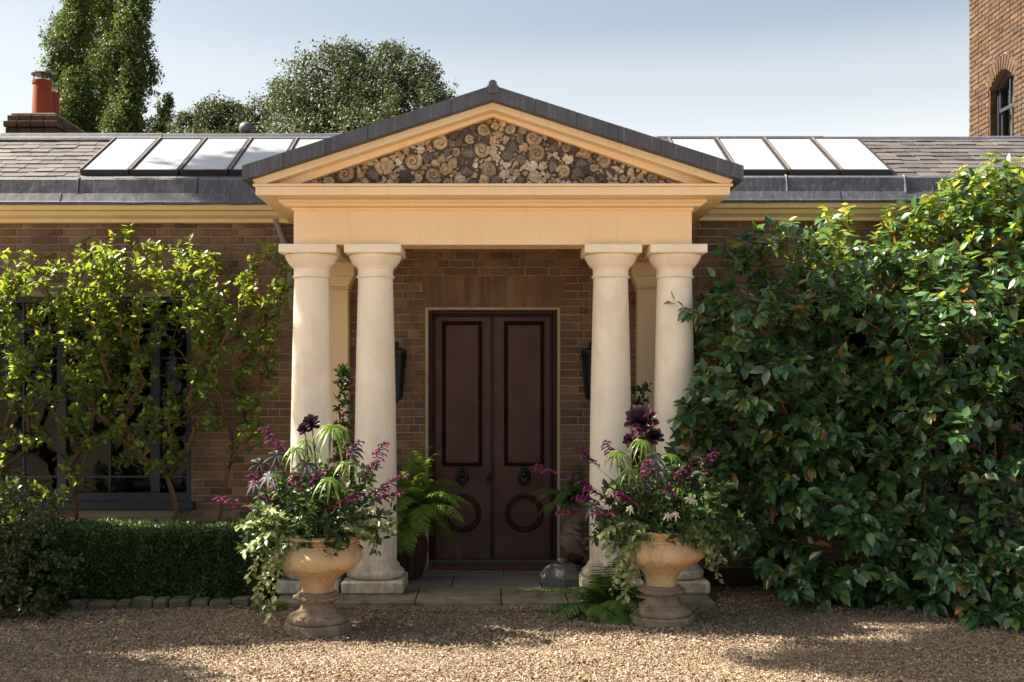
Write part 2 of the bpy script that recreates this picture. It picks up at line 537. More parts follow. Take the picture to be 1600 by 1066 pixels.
# shells of the pediment
def m_shell(name, stops, ns=14, amt=0.5, dark=(0.06, 0.045, 0.03)):
    t = NT(name)
    c = t.ramp(t.rnd(), stops)
    n = t.noise(ns * 3, 6, 0.75)
    c = t.mix(t.ramp(n, [(0.42, amt), (0.6, 0.0)]), c, dark)
    t.bump(n, 0.5, 0.01)
    return t.done(c, 0.85, 0.25)
M['shelltan'] = m_shell('tan_shell', [(0, (0.42, 0.30, 0.19)), (0.35, (0.58, 0.43, 0.28)), (0.7, (0.72, 0.58, 0.42)), (1, (0.50, 0.37, 0.24))])
M['shellcream'] = m_shell('cream_shell', [(0, (0.74, 0.65, 0.52)), (0.5, (0.82, 0.75, 0.63)), (1, (0.66, 0.57, 0.45))])
M['shelldark'] = m_shell('dark_shell', [(0, (0.09, 0.08, 0.082)), (0.5, (0.17, 0.148, 0.14)), (1, (0.27, 0.235, 0.21))])
M['ammonite'] = m_shell('ammonite_stone', [(0, (0.36, 0.29, 0.20)), (0.5, (0.52, 0.41, 0.27)), (1, (0.66, 0.52, 0.34))], 9, 0.45)
M['grout'] = m_shell('dark_grout', [(0, (0.13, 0.10, 0.075)), (1, (0.16, 0.12, 0.09))])
# foliage
M['lf_camellia'] = m_leaf('camellia_leaf', [(0.0, (0.020, 0.058, 0.024)), (0.35, (0.040, 0.102, 0.038)), (0.7, (0.072, 0.15, 0.048)), (0.93, (0.125, 0.21, 0.055)), (0.975, (0.10, 0.15, 0.03)), (0.99, (0.35, 0.22, 0.03)), (1.0, (0.30, 0.10, 0.02))], 0.21, 0.2, (0.22, 0.40, 0.04), 0.7)
M['lf_yellow'] = m_leaf('yellow_green_leaf', [(0.0, (0.06, 0.15, 0.025)), (0.4, (0.10, 0.20, 0.03)), (0.75, (0.15, 0.25, 0.035)), (0.93, (0.27, 0.28, 0.03)), (1.0, (0.42, 0.27, 0.02))], 0.34, 0.46, (0.60, 0.68, 0.06), 0.45)  # real yellowing leaves, and the backlit tops of the left shrubs as colour
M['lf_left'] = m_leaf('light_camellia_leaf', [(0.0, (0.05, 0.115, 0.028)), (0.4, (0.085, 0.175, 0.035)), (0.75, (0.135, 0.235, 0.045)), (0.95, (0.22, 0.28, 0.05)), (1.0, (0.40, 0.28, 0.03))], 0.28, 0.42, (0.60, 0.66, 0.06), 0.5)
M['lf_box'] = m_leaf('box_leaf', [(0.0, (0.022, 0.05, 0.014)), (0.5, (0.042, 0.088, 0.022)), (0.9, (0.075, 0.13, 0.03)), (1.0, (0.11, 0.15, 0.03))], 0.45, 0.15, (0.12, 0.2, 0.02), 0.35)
M['lf_bronze'] = m_leaf('bronze_leaf', [(0.0, (0.022, 0.046, 0.014)), (0.55, (0.042, 0.078, 0.02)), (0.88, (0.075, 0.10, 0.028)), (0.95, (0.12, 0.10, 0.03)), (1.0, (0.13, 0.06, 0.028))], 0.42, 0.2, (0.2, 0.25, 0.03), 0.4)
M['lf_fern'] = m_leaf('fern_leaf', [(0.0, (0.10, 0.20, 0.02)), (0.5, (0.16, 0.29, 0.035)), (1.0, (0.24, 0.36, 0.05))], 0.5, 0.4, (0.40, 0.52, 0.04), 0.3)
M['lf_fern2'] = m_leaf('dark_fern_leaf', [(0.0, (0.06, 0.13, 0.028)), (1.0, (0.12, 0.21, 0.045))], 0.5, 0.3, (0.16, 0.28, 0.03), 0.3)
M['lf_bush'] = m_leaf('salvia_leaf', [(0.0, (0.028, 0.06, 0.022)), (0.5, (0.05, 0.10, 0.03)), (0.9, (0.09, 0.14, 0.045)), (1.0, (0.14, 0.18, 0.07))], 0.38, 0.25, (0.2, 0.32, 0.04), 0.45)
M['lf_trail'] = m_leaf('variegated_leaf', [(0.0, (0.10, 0.17, 0.05)), (0.4, (0.22, 0.28, 0.09)), (0.8, (0.40, 0.42, 0.18)), (1.0, (0.52, 0.48, 0.26))], 0.45, 0.3, (0.45, 0.5, 0.12), 0.35)
M['lf_begonia'] = m_leaf('palm_leaf_begonia', [(0.0, (0.07, 0.15, 0.02)), (0.6, (0.11, 0.20, 0.03)), (1.0, (0.17, 0.26, 0.05))], 0.35, 0.4, (0.45, 0.6, 0.05), 0.45)
M['lf_silver'] = m_leaf('silver_purple_leaf', [(0.0, (0.03, 0.02, 0.028)), (0.55, (0.055, 0.045, 0.052)), (1.0, (0.13, 0.14, 0.14))], 0.6, 0.15, (0.2, 0.12, 0.12), 0.2)
M['lf_aeonium'] = m_leaf('dark_aeonium_leaf', [(0.0, (0.016, 0.008, 0.015)), (0.6, (0.045, 0.016, 0.034)), (1.0, (0.11, 0.035, 0.065))], 0.28, 0.06, (0.1, 0.02, 0.04), 0.5)
M['petal'] = m_leaf('magenta_petal', [(0.0, (0.13, 0.012, 0.07)), (0.6, (0.27, 0.028, 0.15)), (1.0, (0.42, 0.09, 0.27))], 0.55, 0.3, (0.6, 0.05, 0.35), 0.2)
M['calyx'] = m_leaf('purple_calyx', [(0.0, (0.04, 0.014, 0.032)), (1.0, (0.10, 0.03, 0.07))], 0.55, 0.2, (0.2, 0.03, 0.1), 0.2)
M['white'] = m_leaf('cream_petal', [(0.0, (0.72, 0.64, 0.48)), (1.0, (0.80, 0.74, 0.62))], 0.5, 0.3, (0.8, 0.7, 0.5), 0.2)
M['lf_oak'] = m_leaf('holm_oak_leaf', [(0.0, (0.025, 0.04, 0.018)), (0.5, (0.05, 0.075, 0.03)), (0.9, (0.085, 0.11, 0.045)), (1.0, (0.13, 0.15, 0.06))], 0.55, 0.15, (0.16, 0.2, 0.05), 0.22)
M['lf_poplar'] = m_leaf('poplar_leaf', [(0.0, (0.02, 0.04, 0.012)), (0.5, (0.033, 0.062, 0.017)), (0.9, (0.055, 0.09, 0.02)), (1.0, (0.18, 0.18, 0.03))], 0.55, 0.25, (0.22, 0.32, 0.03), 0.2)
# ------------------------------------------------------------------ ground
WALLY = 1.29
def sheet(name, x0, x1, y0, y1, z, mat, n=1, kind='structure'):
    b = MB()
    b.add([(x0, y0, z), (x1, y0, z), (x1, y1, z), (x0, y1, z)], [(0, 1, 2, 3)])
    o = b.build(name, mat); o['kind'] = kind
    return o
sheet('ground', -400, 400, -300, 500, 0.0, M['ground'])
b = MB()
def soil(x0, x1, y0, y1):
    nx, ny = 40, 12
    vs = []
    for j in range(ny + 1):
        for i in range(nx + 1):
            x = x0 + (x1 - x0) * i / nx; y = y0 + (y1 - y0) * j / ny
            e = min(1, min(i, nx - i, j, ny - j) / 2)
            vs.append((x, y, 0.004 + e * (0.035 + 0.03 * mnoise.noise(Vector((x * 3, y * 3, 0))))))
    fs = [(j * (nx + 1) + i, j * (nx + 1) + i + 1, (j + 1) * (nx + 1) + i + 1, (j + 1) * (nx + 1) + i) for j in range(ny) for i in range(nx)]
    b.add(vs, fs)
soil(-6.5, -1.8, -0.42, 1.295); soil(1.82, 6.8, 0.25, 1.295)
b.build('flower_bed', M['soil'], smooth=True)['kind'] = 'structure'

# gravel stones: loose pebbles over the drive, as real geometry
def pebbles():
    def field(n, x0, x1, y0, y1):
        return np.stack([RNG.uniform(x0, x1, n), RNG.uniform(y0, y1, n)], 1)
    P = np.concatenate([field(108000, -4.3, 4.5, -2.95, -0.42), field(7000, -1.0, 1.9, -0.7, -0.5), field(13000, 1.82, 4.9, -0.45, 0.32)])
    keep = ~((P[:, 0] > -1.76) & (P[:, 0] < 1.8) & (P[:, 1] > -0.535))
    P = P[keep]
    n = len(P)
    tv = np.array([(1, 0, 0), (-1, 0, 0), (0, 1, 0), (0, -1, 0), (0, 0, 1), (0, 0, -1)], float)
    tf = np.array([(0, 2, 4), (2, 1, 4), (1, 3, 4), (3, 0, 4), (2, 0, 5), (1, 2, 5), (3, 1, 5), (0, 3, 5)])
    s = np.clip(RNG.lognormal(math.log(0.0070), 0.36, n), 0.0035, 0.020)
    fin = np.array([mnoise.noise(Vector((p[0] * 0.9 + 4, p[1] * 2.2, 1.7))) for p in P])
    s *= np.clip(1.0 - 0.45 * fin, 0.6, 1.35)
    V = tv[None] * (1 + RNG.uniform(-0.35, 0.35, (n, 6, 1)))
    V += RNG.uniform(-0.3, 0.3, (n, 6, 3))
    V *= np.array([1.0, 0.85, 0.6])[None, None]
    a = RNG.uniform(0, 2 * np.pi, n); tl = RNG.normal(0, 0.5, n)
    c, sn = np.cos(a), np.sin(a); ct, st = np.cos(tl), np.sin(tl)
    x, y, z = V[..., 0], V[..., 1], V[..., 2]
    y2 = y * ct[:, None] - z * st[:, None]; z2 = y * st[:, None] + z * ct[:, None]
    x3 = x * c[:, None] - y2 * sn[:, None]; y3 = x * sn[:, None] + y2 * c[:, None]
    V = np.stack([x3, y3, z2], -1) * s[:, None, None]
    und = np.array([0.020 * mnoise.noise(Vector((p[0] * 1.1, p[1] * 2.4, 3))) + 0.006 * mnoise.noise(Vector((p[0] * 5, p[1] * 5, 9))) for p in P])
    V[..., 0] += P[:, 0, None]; V[..., 1] += P[:, 1, None]
    V[..., 2] += (und + 0.014 + RNG.uniform(-0.002, 0.006, n))[:, None]
    F = (tf[None] + (np.arange(n) * 6)[:, None, None]).reshape(-1, 3)
    me = np_mesh('gravel', V.reshape(-1, 3), [F], M['gravelstone'], np.repeat(RNG.uniform(0, 1, n), 6))
    link('gravel', me, kind='stuff')
pebbles()

# entrance platform: flagstones
step = thing('entrance_step', 'low worn york stone platform with mossy front edge under the portico', 'stone step', (0, -0.54, 0))
b = MB()
b.box(-1.70, 1.72, -0.47, 1.288, 0.002, 0.035)
b.build('bedding', M['soil'], step)
fx = [-1.74, -0.615, 0.07, 0.60, 1.76]
for i in range(4):
    b = MB(); b.box(fx[i] + 0.004, fx[i + 1] - 0.004, -0.545 - 0.01 * (i % 2), 0.06, 0.004, 0.058 + 0.003 * (i % 2), 0.008)
    b.build('flagstone', M['mossflag'], step)
fx = [-1.74, -1.1, -0.35, 0.42, 1.05, 1.76]
for i in range(5):
    b = MB(); b.box(fx[i] + 0.004, fx[i + 1] - 0.004, 0.068, 0.66, 0.01, 0.06 - 0.003 * (i % 2), 0.006)
    b.build('flagstone', M['flag'], step)
fx = [-1.74, -0.7, 0.1, 0.72, 1.76]
for i in range(4):
    b = MB(); b.box(fx[i] + 0.004, fx[i + 1] - 0.004, 0.668, 1.287, 0.01, 0.058 + 0.003 * (i % 2), 0.006)
    b.build('flagstone', M['flag'], step)

# ------------------------------------------------------------------ the house: brick wing
house = thing('brick_house', 'long low brown brick wing with slate roof, lead gutters and a dark double door', 'house', (0, WALLY, 0))
XL, XR, ZT = -7.2, 7.2, 3.42
door_x, door_z = 0.635, 2.505
wins = [(-5.6, -2.89, 0.66, 2.62), (2.95, 5.6, 0.66, 2.62)]
# wall core, in mortar, cut round the openings
b = MB()
YF, YB = WALLY + 0.006, WALLY + 0.30
def core(x0, x1, z0, z1): b.box(x0, x1, YF, YB, z0, z1)
core(XL, wins[0][0], 0, ZT); core(wins[0][0], wins[0][1], 0, wins[0][2]); core(wins[0][0], wins[0][1], wins[0][3], ZT)
core(wins[0][1], -door_x, 0, ZT); core(-door_x, door_x, door_z, ZT); core(door_x, wins[1][0], 0, ZT)
core(wins[1][0], wins[1][1], 0, wins[1][2]); core(wins[1][0], wins[1][1], wins[1][3], ZT); core(wins[1][1], XR, 0, ZT)
wall = b.build('front_wall', M['mortar'], house)
b = MB(); b.box(XL, XL + 0.3, YB, 5.2, 0, ZT); b.box(XR - 0.3, XR, YB, 5.2, 0, ZT); b.box(XL, XR, 5.2, 5.5, 0, ZT)
b.build('rear_wall', M['mortar'], house)

# bricks
def brick_shape(L, H=0.0655, Dp=0.03, c=0.006, seed=0):
    rr = random.Random(seed)
    hx, hz = L / 2, H / 2
    f = [(-hx, 0, -hz), (hx, 0, -hz), (hx, 0, hz), (-hx, 0, hz)]
    j = lambda: rr.uniform(0.55, 1.5) * c
    g = [(-hx + j(), -0.006, -hz + j()), (hx - j(), -0.006, -hz + j()), (hx - j(), -0.006, hz - j()), (-hx + j(), -0.006, hz - j())]
    k = [(x, Dp, z) for x, y, z in f]
    vs = [(p[0] + rr.uniform(-.0015, .0015), p[1] + rr.uniform(-.0025, .0025), p[2] + rr.uniform(-.0015, .0015)) for p in g + f] + k
    fs = [(0, 1, 2, 3)]
    for a in range(4):
        a2 = (a + 1) % 4
        fs.append((4 + a, 4 + a2, a2, a))
        fs.append((8 + a, 8 + a2, 4 + a2, 4 + a))
    return vs, fs
def brick_mesh(key, L, H=0.0655, seed=0):
    vs, fs = brick_shape(L, H, seed=seed)
    me = bpy.data.meshes.new('brick')
    me.from_pydata(vs, [], fs)
    a = me.attributes.new('rnd', 'FLOAT', 'POINT'); a.data.foreach_set('value', [0.0] * len(vs))
    me.materials.append(M['brick'])
    return me
SM = [brick_mesh('s', 0.215, seed=i) for i in range(6)]
HM = [brick_mesh('h', 0.1025, seed=20 + i) for i in range(5)]
def in_mat(me, m):
    q = me.copy(); q.materials[0] = m; return q
bricks = []            # (cx, cz, L, H)
course, zi = 0.0752, 0
lint = (-0.95, 0.95, 2.515, 2.822)          # the gauged arch of upright bricks above the door
def blocked(x0, x1, z):
    for (a, c_, d, e) in wins:
        if d - 0.03 < z < e + 0.03 and x0 < c_ and x1 > a: return (a, c_)
    if z < door_z and x0 < door_x and x1 > -door_x: return (-door_x, door_x)
    if lint[2] < z < lint[3]:
        w = 0.66 + 0.042 * (z - lint[2]) / (lint[3] - lint[2])
        if x0 < w and x1 > -w: return (-w, w)
    return None
z = 0.045
while z < 3.34:
    x = XL + (0.0 if zi % 2 else 0.056)
    k = zi % 2
    while x < XR:
        L = 0.215 if k % 2 == 0 else 0.1025
        k += 1
        x0, x1 = x, x + L
        x = x1 + 0.0095
        for _ in range(1):
            bl = blocked(x0, x1, z)
            if bl:
                if x0 < bl[0] - 0.03: x1b = bl[0] - 0.002; bricks.append((x0, x1b, z))
                if x1 > bl[1] + 0.03: bricks.append((bl[1] + 0.002, x1, z))
            else:
                bricks.append((x0, x1, z))
    z += course; zi += 1
def brick_rank(q):
    cx = (q[0] + q[1]) / 2; zc = q[2]
    if abs(cx) < 0.90 and zc > 0.55: return 0 - zc * 0.01
    if -2.86 < cx < -1.78 and zc > 0.75: return 1 - zc * 0.01
    if abs(cx) < 0.92: return 2
    if cx < -1.78 and zc > 3.1: return 3
    return 9 + abs(cx)
bricks.sort(key=brick_rank)
VOUS = 20
for q in bricks[:300 - VOUS]:
    L = q[1] - q[0]
    full = L > 0.15
    o = link('brick', random.choice(SM if full else HM), wall, ((q[0] + q[1]) / 2, WALLY - WALLY + random.uniform(-.002, .003), q[2] + 0.0325))
    o.scale = (L / (0.215 if full else 0.1025), 1, 1)
b = MB()
for q in bricks[300 - VOUS:]:
    vs, fs = brick_shape(q[1] - q[0], seed=random.randrange(40))
    ox, oy, oz = (q[0] + q[1]) / 2, WALLY + random.uniform(-.002, .003), q[2] + 0.0325
    b.add([(p[0] + ox, p[1] + oy, p[2] + oz) for p in vs], fs, random.random())
b.build('brickwork', M['brick'], wall, kind='stuff')
# upright bricks of the flat arch
zA, zB = lint[2] + 0.002, lint[3] - 0.004
for i in range(VOUS):
    t0, t1 = i / VOUS, (i + 1) / VOUS
    w0, w1 = 0.66, 0.70
    xa, xb = -w0 + 2 * w0 * t0, -w0 + 2 * w0 * t1
    xc, xd = -w1 + 2 * w1 * t0, -w1 + 2 * w1 * t1
    g = 0.0032
    y0 = WALLY - 0.003 + random.uniform(-.002, .002)
    vs = [(xa + g, y0, zA), (xb - g, y0, zA), (xd - g, y0, zB), (xc + g, y0, zB)]
    vs += [(p[0], WALLY + 0.03, p[2]) for p in vs]
    b = MB(); b.add(vs, [(0, 1, 2, 3), (0, 4, 5, 1), (1, 5, 6, 2), (2, 6, 7, 3), (3, 7, 4, 0)], random.random())
    o = b.build('brick', M['brick'], wall)
# mortar fillet and reveal round the door
b = MB()
b.box(-0.648, -0.618, WALLY - 0.012, WALLY + 0.16, 0.06, 2.518, 0.004); b.box(0.618, 0.648, WALLY - 0.012, WALLY + 0.16, 0.06, 2.518, 0.004)
b.box(-0.6175, 0.6175, WALLY - 0.012, WALLY + 0.16, 2.492, 2.518, 0.004)
b.build('door_reveal', M['edgemortar'], house)

# door
DY = WALLY + 0.075
b = MB()
for s in (-1, 1):
    b.box(min(s * 0.617, s * 0.578), max(s * 0.617, s * 0.578), DY - 0.05, DY + 0.08, 0.09, 2.490, 0.004)
    b.box(min(s * 0.577, s * 0.558), max(s * 0.577, s * 0.558), DY - 0.022, DY + 0.08, 0.09, 2.450, 0.004)
b.box(-0.577, 0.577, DY - 0.05, DY + 0.08, 2.451, 2.490, 0.004); b.box(-0.557, 0.557, DY - 0.022, DY + 0.08, 2.432, 2.450, 0.004)
b.build('door_frame', M['door_dark'], house)
b = MB(); b.box(-0.617, 0.617, DY - 0.06, DY + 0.10, 0.058, 0.0895, 0.004)
b.build('threshold', M['greystone'], house)
def ring(mb, cx, cz, rx, rz, t, y0, seg=36):
    vs, fs = [], []
    pr = [(-t / 2, 0), (-t / 2 * .6, -0.010), (0, -0.014), (t / 2 * .6, -0.010), (t / 2, 0)]
    for k in range(seg):
        a = 2 * math.pi * k / seg
        for (d, h) in pr:
            vs.append((cx + (rx + d) * math.cos(a), y0 + h, cz + (rz + d) * math.sin(a)))
    m = len(pr)
    for k in range(seg):
        for j in range(m - 1):
            fs.append((k * m + j, k * m + j + 1, ((k + 1) % seg) * m + j + 1, ((k + 1) % seg) * m + j))
    mb.add(vs, fs)
def rect_mould(mb, x0, x1, z0, z1, t, y0, h):
    pr = [(0, 0), (t * .15, -h), (t * .45, -h * 0.35), (t * .7, -h * .95), (t, 0)]
    vs, fs = [], []
    for (d, hh) in pr:
        vs += [(x0 + d, y0 + hh, z0 + d), (x1 - d, y0 + hh, z0 + d), (x1 - d, y0 + hh, z1 - d), (x0 + d, y0 + hh, z1 - d)]
    for j in range(len(pr) - 1):
        for k in range(4):
            fs.append((j * 4 + k, j * 4 + (k + 1) % 4, (j + 1) * 4 + (k + 1) % 4, (j + 1) * 4 + k))
    mb.add(vs, fs)
def dz(py): return CAMZ + (VPY - py) * 10.5 / FPX
def dx(px): return (px - 769.5) * 10.5 / FPX
for s in (-1, 1):
    x0, x1 = (-0.556, -0.003) if s < 0 else (0.003, 0.556)
    b = MB(); b.box(x0, x1, DY, DY + 0.05, 0.094, 2.430, 0.003)
    leaf = b.build('door', M['door'], house)
    xa, xb = (dx(690), dx(753)) if s < 0 else (dx(787), dx(850))
    b = MB(); rect_mould(b, xa, xb, dz(729), dz(502), 0.036, DY - 0.0005, 0.022)
    b.build('panel_moulding', M['door_dark'], leaf)
    b = MB(); b.box(xa + 0.037, xb - 0.037, DY - 0.006, DY + 0.01, dz(729) + 0.037, dz(502) - 0.037, 0.004)
    b.build('panel', M['door'], leaf)
    cx = (xa + xb) / 2
    b = MB(); ring(b, cx, dz(802), 0.171, 0.171, 0.034, DY - 0.0005); ring(b, cx, dz(802), 0.142, 0.142, 0.015, DY - 0.0006)
    b.build('round_moulding', M['door_dark'], leaf, smooth=True)
    kz = dz(745)
    # oval back plate with a lion-like boss and a hanging ring
    b = MB()
    vs, fs = [], []
    for j, (r, h) in enumerate([(1.0, 0), (1.0, -0.010), (0.86, -0.017), (0.5, -0.02), (0.0001, -0.02)]):
        for k in range(20):
            a = 2 * math.pi * k / 20
            vs.append((cx + 0.064 * r * math.cos(a), DY + h, kz + 0.086 * r * math.sin(a)))
    fs = [(j * 20 + k, j * 20 + (k + 1) % 20, (j + 1) * 20 + (k + 1) % 20, (j + 1) * 20 + k) for j in range(4) for k in range(20)]
    b.add(vs, fs)
    kn = b.build('knocker_plate', M['iron'], leaf, smooth=True)
    b = MB(); b.blob((cx, DY - 0.04, kz + 0.028), 0.034, 0.03, 0.036, sub=2, jit=0.1)
    b.blob((cx, DY - 0.068, kz + 0.015), 0.015, 0.014, 0.013, sub=1, jit=0.05)
    b.build('knocker_boss', M['iron'], leaf, smooth=True)
    b = MB(); b.tube([(cx + 0.042 * math.sin(a), DY - 0.055 - 0.008 * math.cos(a), kz - 0.024 - 0.044 * math.cos(a)) for a in [2 * math.pi * k / 18 for k in range(18)]], 0.0075, 6, closed=True)
    b.build('knocker_ring', M['iron'], leaf, smooth=True)
    if s < 0:
        b = MB(); b.box(-0.052, -0.030, DY - 0.008, DY + 0.01, dz(760), dz(741), 0.004); b.blob((-0.041, DY - 0.032, dz(748)), 0.024, 0.022, 0.024, sub=2, jit=0.02)
        b.tube([(-0.041, DY, dz(748)), (-0.041, DY - 0.03, dz(748))], 0.01, 8)
        b.build('door_knob', M['iron'], leaf, smooth=True, auto=40)
        b = MB(); b.box(-0.022, 0.010, DY - 0.012, DY - 0.001, 0.094, 2.43, 0.004); b.build('meeting_bead', M['door_dark'], leaf)
        b = MB(); b.blob((-0.006, DY - 0.02, dz(862)), 0.012, 0.012, 0.012, sub=1, jit=0.02); b.build('bolt_knob', M['iron'], leaf, smooth=True)

# windows of the wing
def sash_window(x0, x1, z0, z1, mulls, zrows):
    y = WALLY + 0.07
    b = MB(); f = 0.055
    b.box(x0, x0 + f, y - 0.04, y + 0.08, z0, z1, .004); b.box(x1 - f, x1, y - 0.04, y + 0.08, z0, z1, .004)
    b.box(x0 + f, x1 - f, y - 0.04, y + 0.08, z1 - f, z1, .004); b.box(x0 + f, x1 - f, y - 0.04, y + 0.08, z0, z0 + f * 1.4, .004)
    fr = b.build('window', M['winframe'], house)
    xs = [x0 + f] + mulls + [x1 - f]
    for m in mulls:
        b = MB(); b.box(m - 0.045, m + 0.045, y - 0.03, y + 0.07, z0 + f * 1.4, z1 - f, .004); b.build('mullion', M['winframe'], fr)
    for i in range(len(xs) - 1):
        a = xs[i] + (0.045 if i else 0); c_ = xs[i + 1] - (0.045 if i < len(xs) - 2 else 0)
        nb = max(1, round((c_ - a) / 0.36))
        for k in range(1, nb):
            q = a + (c_ - a) * k / nb
            b = MB(); b.box(q - 0.009, q + 0.009, y + 0.005, y + 0.04, z0 + f * 1.4, z1 - f); b.build('glazing_bar', M['winframe'], fr)
        for zz in zrows:
            t = 0.022 if zz == zrows[len(zrows) // 2] else 0.009
            b = MB(); b.box(a, c_, y + 0.003, y + 0.042, zz - t, zz + t); b.build('glazing_bar', M['winframe'], fr)
        b = MB(); b.box(a, c_, y + 0.02, y + 0.026, z0 + f * 1.4, z1 - f); b.build('pane', M['winglass'], fr)
    b = MB(); b.box(x0, x1, WALLY + 0.16, WALLY + 0.25, z0, z1)
    b.build('dark_room_sheet', M['roomdark'], fr)  # dark sheet stands in for the unlit room behind the panes
    b = MB(); b.box(x0 - 0.04, x1 + 0.04, WALLY - 0.075, WALLY + 0.03, z0 - 0.075, z0 - 0.001, 0.006)
    b.build('window_sill', M['winframe'], house)
zr = [W(770, 745, 1.36).z, W(770, 684, 1.36).z, W(770, 622, 1.36).z, W(770, 560, 1.36).z, W(770, 515, 1.36).z]
sash_window(*wins[0], [-4.15, -3.25], zr)
sash_window(*wins[1], [3.3, 4.3], zr)
b = MB(); b.box(-4.0, -3.0, WALLY - 0.010, WALLY + 0.01, 0.1, 0.50, .004); b.box(-4.0, -3.0, WALLY - 0.02, WALLY + 0.01, 0.5015, 0.58, .004)
b.build('render_panel', M['render'], house)

# eaves: cream cornice, lead aprons, slates, ridge
for (xa, xb, cut) in ((XL, -1.66, 0), (1.66, XR, 0)):
    o = 0.0 if xa < 0 else 0.02
    b = MB()
    b.prism_x([(WALLY - 0.005, 3.315 + o), (1.19, 3.315 + o), (1.185, 3.345 + o), (1.13, 3.375 + o), (1.11, 3.41 + o), (1.05, 3.415 + o), (1.03, 3.45 + o), (1.03, 3.462 + o), (WALLY + 0.1, 3.462 + o)], xa, xb)
    b.build('eaves_cornice', M['eaves'], house)
    L = xb - xa
    n = 7
    for i in range(n):
        x0, x1 = xa + L * i / n + (0.002 if i else 0), xa + L * (i + 1) / n
        k = 0.004 * (i % 2)
        b = MB()
        # rolled drip, lower apron
        b.tube([(x0 + (x1 - x0) * t / 6, 1.01 - k, 3.472 + o + 0.008 * mnoise.noise(Vector((x0 + t * .3, 2, 0)))) for t in range(7)], 0.019, 8)
        b.prism_x([(0.995 - k, 3.474 + o), (1.035 - k, 3.566 + o), (1.065 - k, 3.570 + o), (1.10, 3.46 + o)], x0, x1)
        b.build('lead_apron', M['lead'], house)
    n = 5
    for i in range(n):
        x0, x1 = xa + L * i / n + (0.003 if i else 0), xa + L * (i + 1) / n
        k = 0.005 * (i % 2)
        b = MB()
        b.prism_x([(1.045 - k, 3.556 + o), (1.075 - k, 3.70 + o), (1.10 - k, 3.722 + o), (1.46, 3.735 + o), (1.46, 3.64 + o), (1.10, 3.54 + o)], x0, x1)
        b.tube([(x1 - 0.012, 1.040 - k, 3.552 + o), (x1 - 0.012, 1.070 - k, 3.702 + o), (x1 - 0.012, 1.10, 3.725 + o)], 0.012, 6)
        b.build('lead_gutter', M['lead'], house)
SL = 0.544
def roof_z(Y): return 3.765 + SL * (Y - 1.46)
RY = 2.74
b = MB()
b.prism_x([(1.46, 3.66), (1.46, roof_z(1.46) - 0.03), (RY, roof_z(RY) - 0.03), (5.4, 3.3), (5.4, 3.2)], XL, XR)
roof = b.build('roof', M['skyframe'], house)
# slates
def slate_rows():
    n = 0
    ca, sa = math.cos(math.atan(SL)), math.sin(math.atan(SL))
    gauge, Ls, Ws = 0.135, 0.27, 0.20
    total = (RY - 1.46) / ca
    extra = MB()
    row = 0
    s = 0.0
    while s < total - 0.05:
        off = (row % 2) * Ws / 2
        x = XL + off
        while x < XR - 0.02:
            wv = Ws + random.uniform(-0.03, 0.03)
            if x + wv > XR: break
            y0 = 1.46 + s * ca
            xs0, xs1 = x, x + wv
            skip = False
            if y0 + 0.09 > 1.60 and y0 < RY - 0.1:
                if xs0 < SKX[0] < xs1: xs1 = SKX[0] - 0.004
                elif SKX[0] <= xs0 and xs1 < -0.1: skip = True
                if xs0 < SKX[3] < xs1: xs0 = SKX[3] + 0.004
                elif 0.1 < xs0 and xs1 <= SKX[3]: skip = True
            if xs1 - xs0 < 0.02: skip = True
            if abs(x + wv / 2) < 1.95 and y0 < 2.0: skip = True
            if not skip:
                e = min(Ls, total - s)
                th = 0.012 + random.uniform(0, 0.006)
                lift = 0.011 + random.uniform(0, 0.006)
                pts = []
                tw = random.uniform(-0.012, 0.012)
                for (ds, dl) in ((0, lift + 0.008), (e, 0.004)):
                    for xx in (xs0 + 0.0035, xs1 - 0.0035):
                        for tt in (0, th):
                            sl = s + ds + (tw if xx > x + 0.1 else 0)
                            nn = dl + tt
                            pts.append((xx, 1.46 + sl * ca - nn * sa, roof_z(1.46) - 0.03 + sl * sa + nn * ca))
                fs = [(0, 2, 6, 4), (1, 5, 7, 3), (0, 1, 3, 2), (4, 6, 7, 5), (0, 4, 5, 1), (2, 3, 7, 6)]
                vis = (-5.3 < x < -1.9) or (1.9 < x < 5.6)
                if vis and n < 299:
                    mb = MB(); mb.add(pts, fs, random.random()); mb.build('slate', M['slate'], roof); n += 1
                else:
                    extra.add(pts, fs, random.random())
            x += wv
        s += gauge; row += 1
    extra.build('slating', M['slate'], roof, kind='stuff')
SKX = (W(122, 253, 1.55).x, W(560, 253, 1.55).x, W(1040, 271, 1.55).x, W(1397, 271, 1.55).x)
slate_rows()
# ridge
for (xa, xb, dzz) in ((XL, 0.0, 0.012), (0.0, XR, -0.02)):
    n = 4
    for i in range(n):
        x0, x1 = xa + (xb - xa) * i / n, xa + (xb - xa) * (i + 1) / n
        z0 = roof_z(RY) + dzz + 0.006 * (i % 2)
        b = MB()
        b.prism_x([(RY - 0.11, z0 - 0.055), (RY - 0.10, z0 - 0.03), (RY - 0.05, z0 - 0.0), (RY - 0.035, z0 + 0.03), (RY, z0 + 0.045), (RY + 0.035, z0 + 0.03), (RY + 0.05, z0), (RY + 0.12, z0 - 0.06)], x0, x1)
        b.build('ridge_lead', M['lead'], house)
